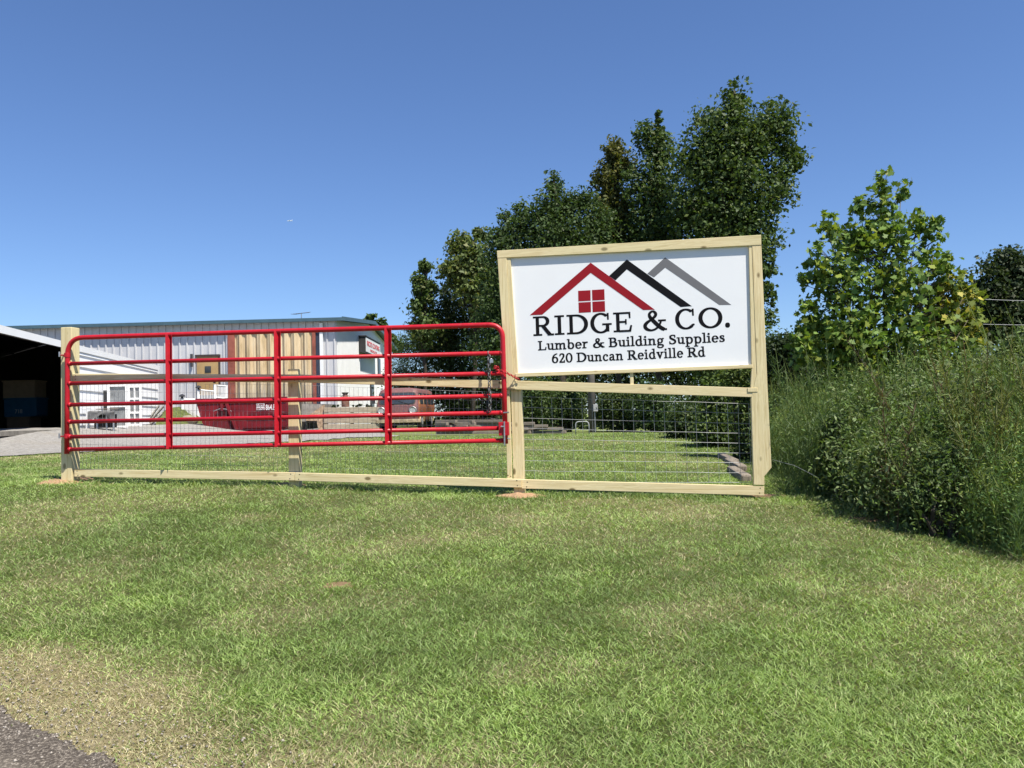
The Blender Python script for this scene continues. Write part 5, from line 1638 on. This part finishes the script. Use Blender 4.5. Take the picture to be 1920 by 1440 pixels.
# the crates inside
def crate(name, px0, py0, px1, py1, D, mat, label, cat, dep=.7, base=None):
    p0, p1 = P(px0, py0, D), P(px1, py1, D)
    zb = base if base is not None else p1.z
    th = thing(name, ((p0.x + p1.x) / 2, D + dep / 2, zb), label, cat)
    m = MB(); m.box(((p0.x + p1.x) / 2, D + dep / 2, (p0.z + zb) / 2), (p1.x - p0.x, dep, p0.z - zb)); bx = m.build('box', mat, th, bevel=.02)
    m = MB(); m.box(((p0.x + p1.x) / 2, D + dep / 2, p0.z - .02), (p1.x - p0.x + .05, dep + .05, .05)); m.build('rim', mat, th, bevel=.01)
    return th, p0.z, bx
CDp = 27.5
c1, z1, _ = crate('wooden_crate', 12, 782, 55, 808, CDp, simple('brown_crate', (.24, .16, .10), .85), 'brown wooden crate on the shed floor under the blue bin', 'crate', base=zf)
c2, z2, bb = crate('plastic_bin', 7, 747, 68, 778, CDp - .05, simple('blue_bin', (.03, .13, .24), .5), 'blue bin with pale figures in the middle of the shed stack', 'bin', base=z1)
p = P(37, 773, CDp); text_obj('lettering', '718', (p.x, CDp - .062, z1 + .18), Xv, ZV, .14, .25, simple('pale_mark', (.45, .45, .45), .6), bb)
crate('cardboard_box', 5, 714, 65, 742, CDp, simple('cardboard', (.36, .28, .18), .85), 'tan box on top of the blue bin in the dark shed', 'box', base=z2)

# ------------------------------------------------------------------ junk beside the shed
YD = 25.3
def ground_at(px, D): 
    p = P(px, 800, D); return Vector((p.x, D, tz(p.x, D)))
g0 = ground_at(195, YD)
wb = thing('work_table', g0, 'low table under a grey tarpaulin beside the shed wall', 'table')
def ribbon_cloth(x0, x1, D, zt, drop, name, mat, parent):
    m = MB(); nX, nY = 26, 10; vs, fs = [], []
    a, b = P(x0, 770, D), P(x1, 770, D)
    for i in range(nX + 1):
        for j in range(nY + 1):
            s, t = i / nX, j / nY
            x = a.x + (b.x - a.x) * s
            if t < .35: y, z = D + .42 * (1 - t / .35), zt
            else:
                q = (t - .35) / .65; y = D - .05 - .03 * math.sin(9 * s + 3 * q); z = zt - drop * q * (.72 + .28 * math.sin(7 * s + 1))
            vs.append((x, y, z + .015 * math.sin(13 * s)))
    for i in range(nX):
        for j in range(nY): fs.append((i * (nY + 1) + j, (i + 1) * (nY + 1) + j, (i + 1) * (nY + 1) + j + 1, i * (nY + 1) + j + 1))
    return m.add(vs, fs).build(name, mat, parent, smooth=True)
zt_ = P(195, 770, YD).z
ribbon_cloth(165, 216, YD, zt_, .28, 'tarp', simple('grey_tarp', (.13, .13, .13), .7, .3, 0, .5, 3), wb)
for x in (166, 182, 200, 213):
    q = ground_at(x, YD + .12); MB().tube([q, Vector((q.x, q.y, zt_ - .02))], .03, 6).build('leg', STEEL, wb)
m = MB(); p0, p1 = P(178, 788, YD + .3), P(206, 806, YD + .3); m.box(((p0.x + p1.x) / 2 + .1, YD + .3, zt_ - .32), (p1.x - p0.x + .1, .3, .42)); m.build('shelf_box', simple('black_box', (.02, .02, .02), .8), wb)
m = MB(); p0 = P(176, 769, YD); p1 = P(214, 768.3, YD); board('plank', p0 + Vector((0, .2, .03)), p1 + Vector((0, .2, .03)), Vector((0, 1, 0)), .2, .03, W_OLD, wb)
# glazed door leaning on the wall
def glazed(px0, px1, yt, yb, D, label, dx=0.0, nrow=2, ncol=1):
    p0, p1 = P(px0, yt, D), P(px1, yb, D)
    zb = tz((p0.x + p1.x) / 2, D)
    th = thing('glazed_door', ((p0.x + p1.x) / 2, D, zb), label, 'door', 'old glazed doors leaning by the shed')
    m = MB(); x0, x1, z0, z1 = p0.x, p1.x, zb, p0.z; t = .075
    yv = lambda x: D + dx * (x - x0)
    def bar(xa, xb, za, zb_): m.box(((xa + xb) / 2, yv((xa + xb) / 2), (za + zb_) / 2), (xb - xa, .05, zb_ - za))
    bar(x0, x0 + t, z0, z1); bar(x1 - t, x1, z0, z1)
    for k in range(nrow + 1):
        zc = z0 + (z1 - z0) * k / nrow; zc = min(max(zc, z0 + .06), z1 - .06); bar(x0 + t + .002, x1 - t - .002, zc - .035, zc + .035)
    for k in range(1, ncol): 
        xc = x0 + (x1 - x0) * k / ncol; m.box((xc, yv(xc) - .003, (z0 + z1) / 2), (.045, .05, z1 - z0 - .2))
    m.build('frame', RAILW, th)
    m = MB(); m.box(((x0 + x1) / 2, yv((x0 + x1) / 2) + .03, (z0 + z1) / 2), (x1 - x0 - .12, .012, z1 - z0 - .12)); m.build('glass', simple('hazy_glass', (.22, .23, .235), .2, .5, 0, .45, 2.5) if 'hazy_glass' not in bpy.data.materials else bpy.data.materials['hazy_glass'], th)
glazed(201.5, 240, 720, 806, 26.9, 'tall white glazed door with one wide pane per half beside the table')
glazed(239.5, 266, 722, 806, 29.3, 'narrower white glazed door with a central bar right of the wide one', nrow=3, ncol=2)
q = ground_at(197.5, 27.0)
tag(MB().box((q.x, 27.0, (P(197, 732, 27.0).z + q.z) / 2), (.10, .06, P(197, 732, 27.0).z - q.z)).build('dark_post', simple('dark_post_paint', (.03, .03, .03), .6), None, bevel=.006), 'black square post leaning upright against the white shed siding', 'post')
q = ground_at(162, 25.0); z1 = P(163, 742, 25.0).z
m = MB(); m.tube([q, Vector((q.x + .02, 25.0, z1))], .022, 6); m.tube([(q.x - .1, 25.0, q.z + .62), (q.x + .12, 25.0, q.z + .66)], .016, 5)
tag(m.build('white_stake', RAILW, None), 'thin white stake standing left of the grey table', 'stake')
pilb = ground_at(288, 33.2)
for k, (x0, y0, x1, y1, lab) in enumerate([(272, 801, 298, 761, 'grey plank leaning steepest against the pile by the shed corner'), (276, 802, 306, 762, 'grey weathered plank in the middle of the leaning pile'), (282, 800, 304, 776, 'short pale grey plank lowest in the leaning pile')]):
    p0, p1 = P(x0, y0, 33.2 - .12 * k), P(x1, y1, 33.6 - .12 * k)
    p0.z = max(p0.z, tz(p0.x, p0.y) + .04)
    o = board('loose_plank', p0, p1, Vector((.5, -.6, .6)), .20, .05, W_GREY, None)
    tag(o, lab, 'plank', 'grey planks leaning by the shed corner')
hb = ground_at(302, 34.2); V, C, CC = crown(lobes_px([(306, 786, 14, 16), (316, 792, 12, 12)], 34.2), 1500, .09, (.09, .12, .035), clump=.14)
# low grassy bank at building foot
m = MB(); vs, fs = [], []; n = 22
hbx0, hbx1 = P(286, 790, 35).x, P(352, 790, 35).x
for i in range(n + 1):
    for j in range(7):
        x = hbx0 + (hbx1 - hbx0) * i / n; y = 33.9 + j * .55; t = j / 6
        vs.append((x, y, tz(x, y) - .02 + (1.05 * math.sin(math.pi * min(1, t * .75)) * math.sin(math.pi * min(1, .15 + i / n * .85)) * .75 + .05 * random.random())))
for i in range(n):
    for j in range(6): fs.append((i * 7 + j, (i + 1) * 7 + j, (i + 1) * 7 + j + 1, i * 7 + j + 1))
tag(m.add(vs, fs).build('bank', simple('bank_grass', (.10, .12, .04), .95, .1, 0, .4, 8, .6), None, smooth=True), kind='structure')

# ------------------------------------------------------------------ timber retaining wall by the lawn
tw = P(930, 806, 24.5); tw = Vector((tw.x, 24.5, tz(tw.x, 24.5)))
twall = thing('retaining_wall', tw, 'low stepped wall of weathered timbers behind the lawn', 'wall')
rows = [(818, 1062, 807, 814), (818, 1056, 802, 806.5), (818, 1028, 797, 801.5), (818, 1003, 792, 796.5), (818, 943, 787, 791.5)]
for x0, x1, ya, yb in rows:
    cuts = [x0] + sorted(random.uniform(x0 + 20, x1 - 20) for _ in range(2)) + [x1]
    for u0, u1 in zip(cuts[:-1], cuts[1:]):
        dy = lambda x: (ya + yb) / 2 + (960 - x) * .006
        p0, p1 = P(u0, dy(u0), 24.5), P(u1, dy(u1), 24.2)
        board('timber', p0, p1 - (p1 - p0).normalized() * .01, ZV, .085, .15, W_OLD, twall, .008)
# edging timbers at right of the mesh
for k, (x0, y0, x1, y1) in enumerate([(1352, 857, 1378, 872), (1366, 868, 1392, 884), (1372, 884, 1400, 904)]):
    a, b = G(x0, y0), G(x1, y1); a.z += .015; b.z += .03
    o = board('edging_timber', a, b, ZV, .12, .13, W_OLD, None, .025)
    tag(o, ['far grey edging timber beyond the sign mesh', 'middle grey edging timber at the lawn border behind the mesh', 'nearest grey edging timber by the right sign post'][k], 'timber', 'edging timbers along the lawn border')

# ------------------------------------------------------------------ utility pole, meter, hoop, cables
up_ = P(1111, 810, 25.5); upz = tz(up_.x, 25.5)
pole = thing('utility_pole', (up_.x, 25.5, upz), 'grey wooden utility pole behind the sign with a small meter box', 'pole')
ptop = P(1104.5, 600, 25.6)
MB().tube([(up_.x, 25.5, upz - .1), (ptop.x, 25.5, ptop.z)], [.125, .10], 14).build('shaft', simple('pole_wood', (.12, .11, .095), .9, .15, 0, .25, 6), pole, smooth=True)
p = P(1116.5, 765, 25.3); MB().box((p.x, 25.33, p.z), (.14, .12, .22)).build('meter_box', simple('meter_grey', (.34, .34, .33), .5), pole, bevel=.01)
MB().tube([(p.x - .02, 25.36, p.z - .1), (p.x - .02, 25.36, upz)], .02, 6).build('conduit', STEEL, pole)
h0, h1 = G(1080, 808), G(1104, 809)
Dh = 22.5
h0, h1 = P(1079.5, 808, Dh), P(1104.5, 809, Dh); hz = P(1092, 790.5, Dh).z
za, zb_ = tz(h0.x, Dh), tz(h1.x, Dh)
m = MB(); m.tube([Vector((h0.x, Dh, za))] + arc2(Vector((h0.x, Dh, hz - .1)), Vector((h0.x, Dh, hz)), Vector((h0.x + .1, Dh, hz)), 5) + arc2(Vector((h1.x - .1, Dh, hz)), Vector((h1.x, Dh, hz)), Vector((h1.x, Dh, hz - .1)), 5) + [Vector((h1.x, Dh, zb_))], .014, 8)
tag(m.build('pipe_hoop', simple('hoop_white', (.36, .37, .37), .5), None, smooth=True), 'white pipe hoop standing on the lawn left of the utility pole', 'hoop')
for (x0, y0, x1, y1, lab) in [(1700, 553, 2300, 560, 'upper thin overhead cable at the right edge'), (1700, 603, 2300, 597, 'lower thin overhead cable at the right edge')]:
    a, b = P(x0, y0, 21), P(x1, y1, 19)
    pts = [a.lerp(b, t) + Vector((0, 0, -.12 * math.sin(math.pi * t))) for t in np.linspace(0, 1, 15)]
    tag(MB().tube(pts, .006, 5).build('overhead_cable', simple('cable_sheath', (.30, .31, .32), .5) if 'cable_sheath' not in bpy.data.materials else bpy.data.materials['cable_sheath'], None), lab, 'cable', 'overhead cables at the right')

# ------------------------------------------------------------------ aeroplane
AD = 5400.0
ac = P(543, 414, AD)
pln = thing('aeroplane', ac, 'tiny white jet airliner high in the clear sky', 'aeroplane')
AW = simple('plane_white', (.80, .82, .84), .35)
fx = Vector((-1, .25, .03)).normalized(); fs_ = fx.cross(ZV).normalized()
MB().tube([ac + fx * d for d in (19, 17, 13, -10, -16, -19)], [.4, 1.5, 2.0, 2.0, 1.2, .3], 12).build('fuselage', AW, pln, smooth=True)
for s in (-1, 1):
    MB().prism([ac + fx * 4, ac + fs_ * s * 17 - fx * 5, ac + fs_ * s * 17 - fx * 7, ac - fx * 3], (0, 0, 1), .5).build('wing', AW, pln)
    MB().prism([ac - fx * 14, ac - fx * 18 + fs_ * s * 6, ac - fx * 19.5 + fs_ * s * 6, ac - fx * 18], (0, 0, 1), .4).build('tailplane', AW, pln)
MB().prism([ac - fx * 13, ac - fx * 17.5 + ZV * 6.5, ac - fx * 19.5 + ZV * 6.5, ac - fx * 18.5], fs_, .4).build('tail_fin', AW, pln)
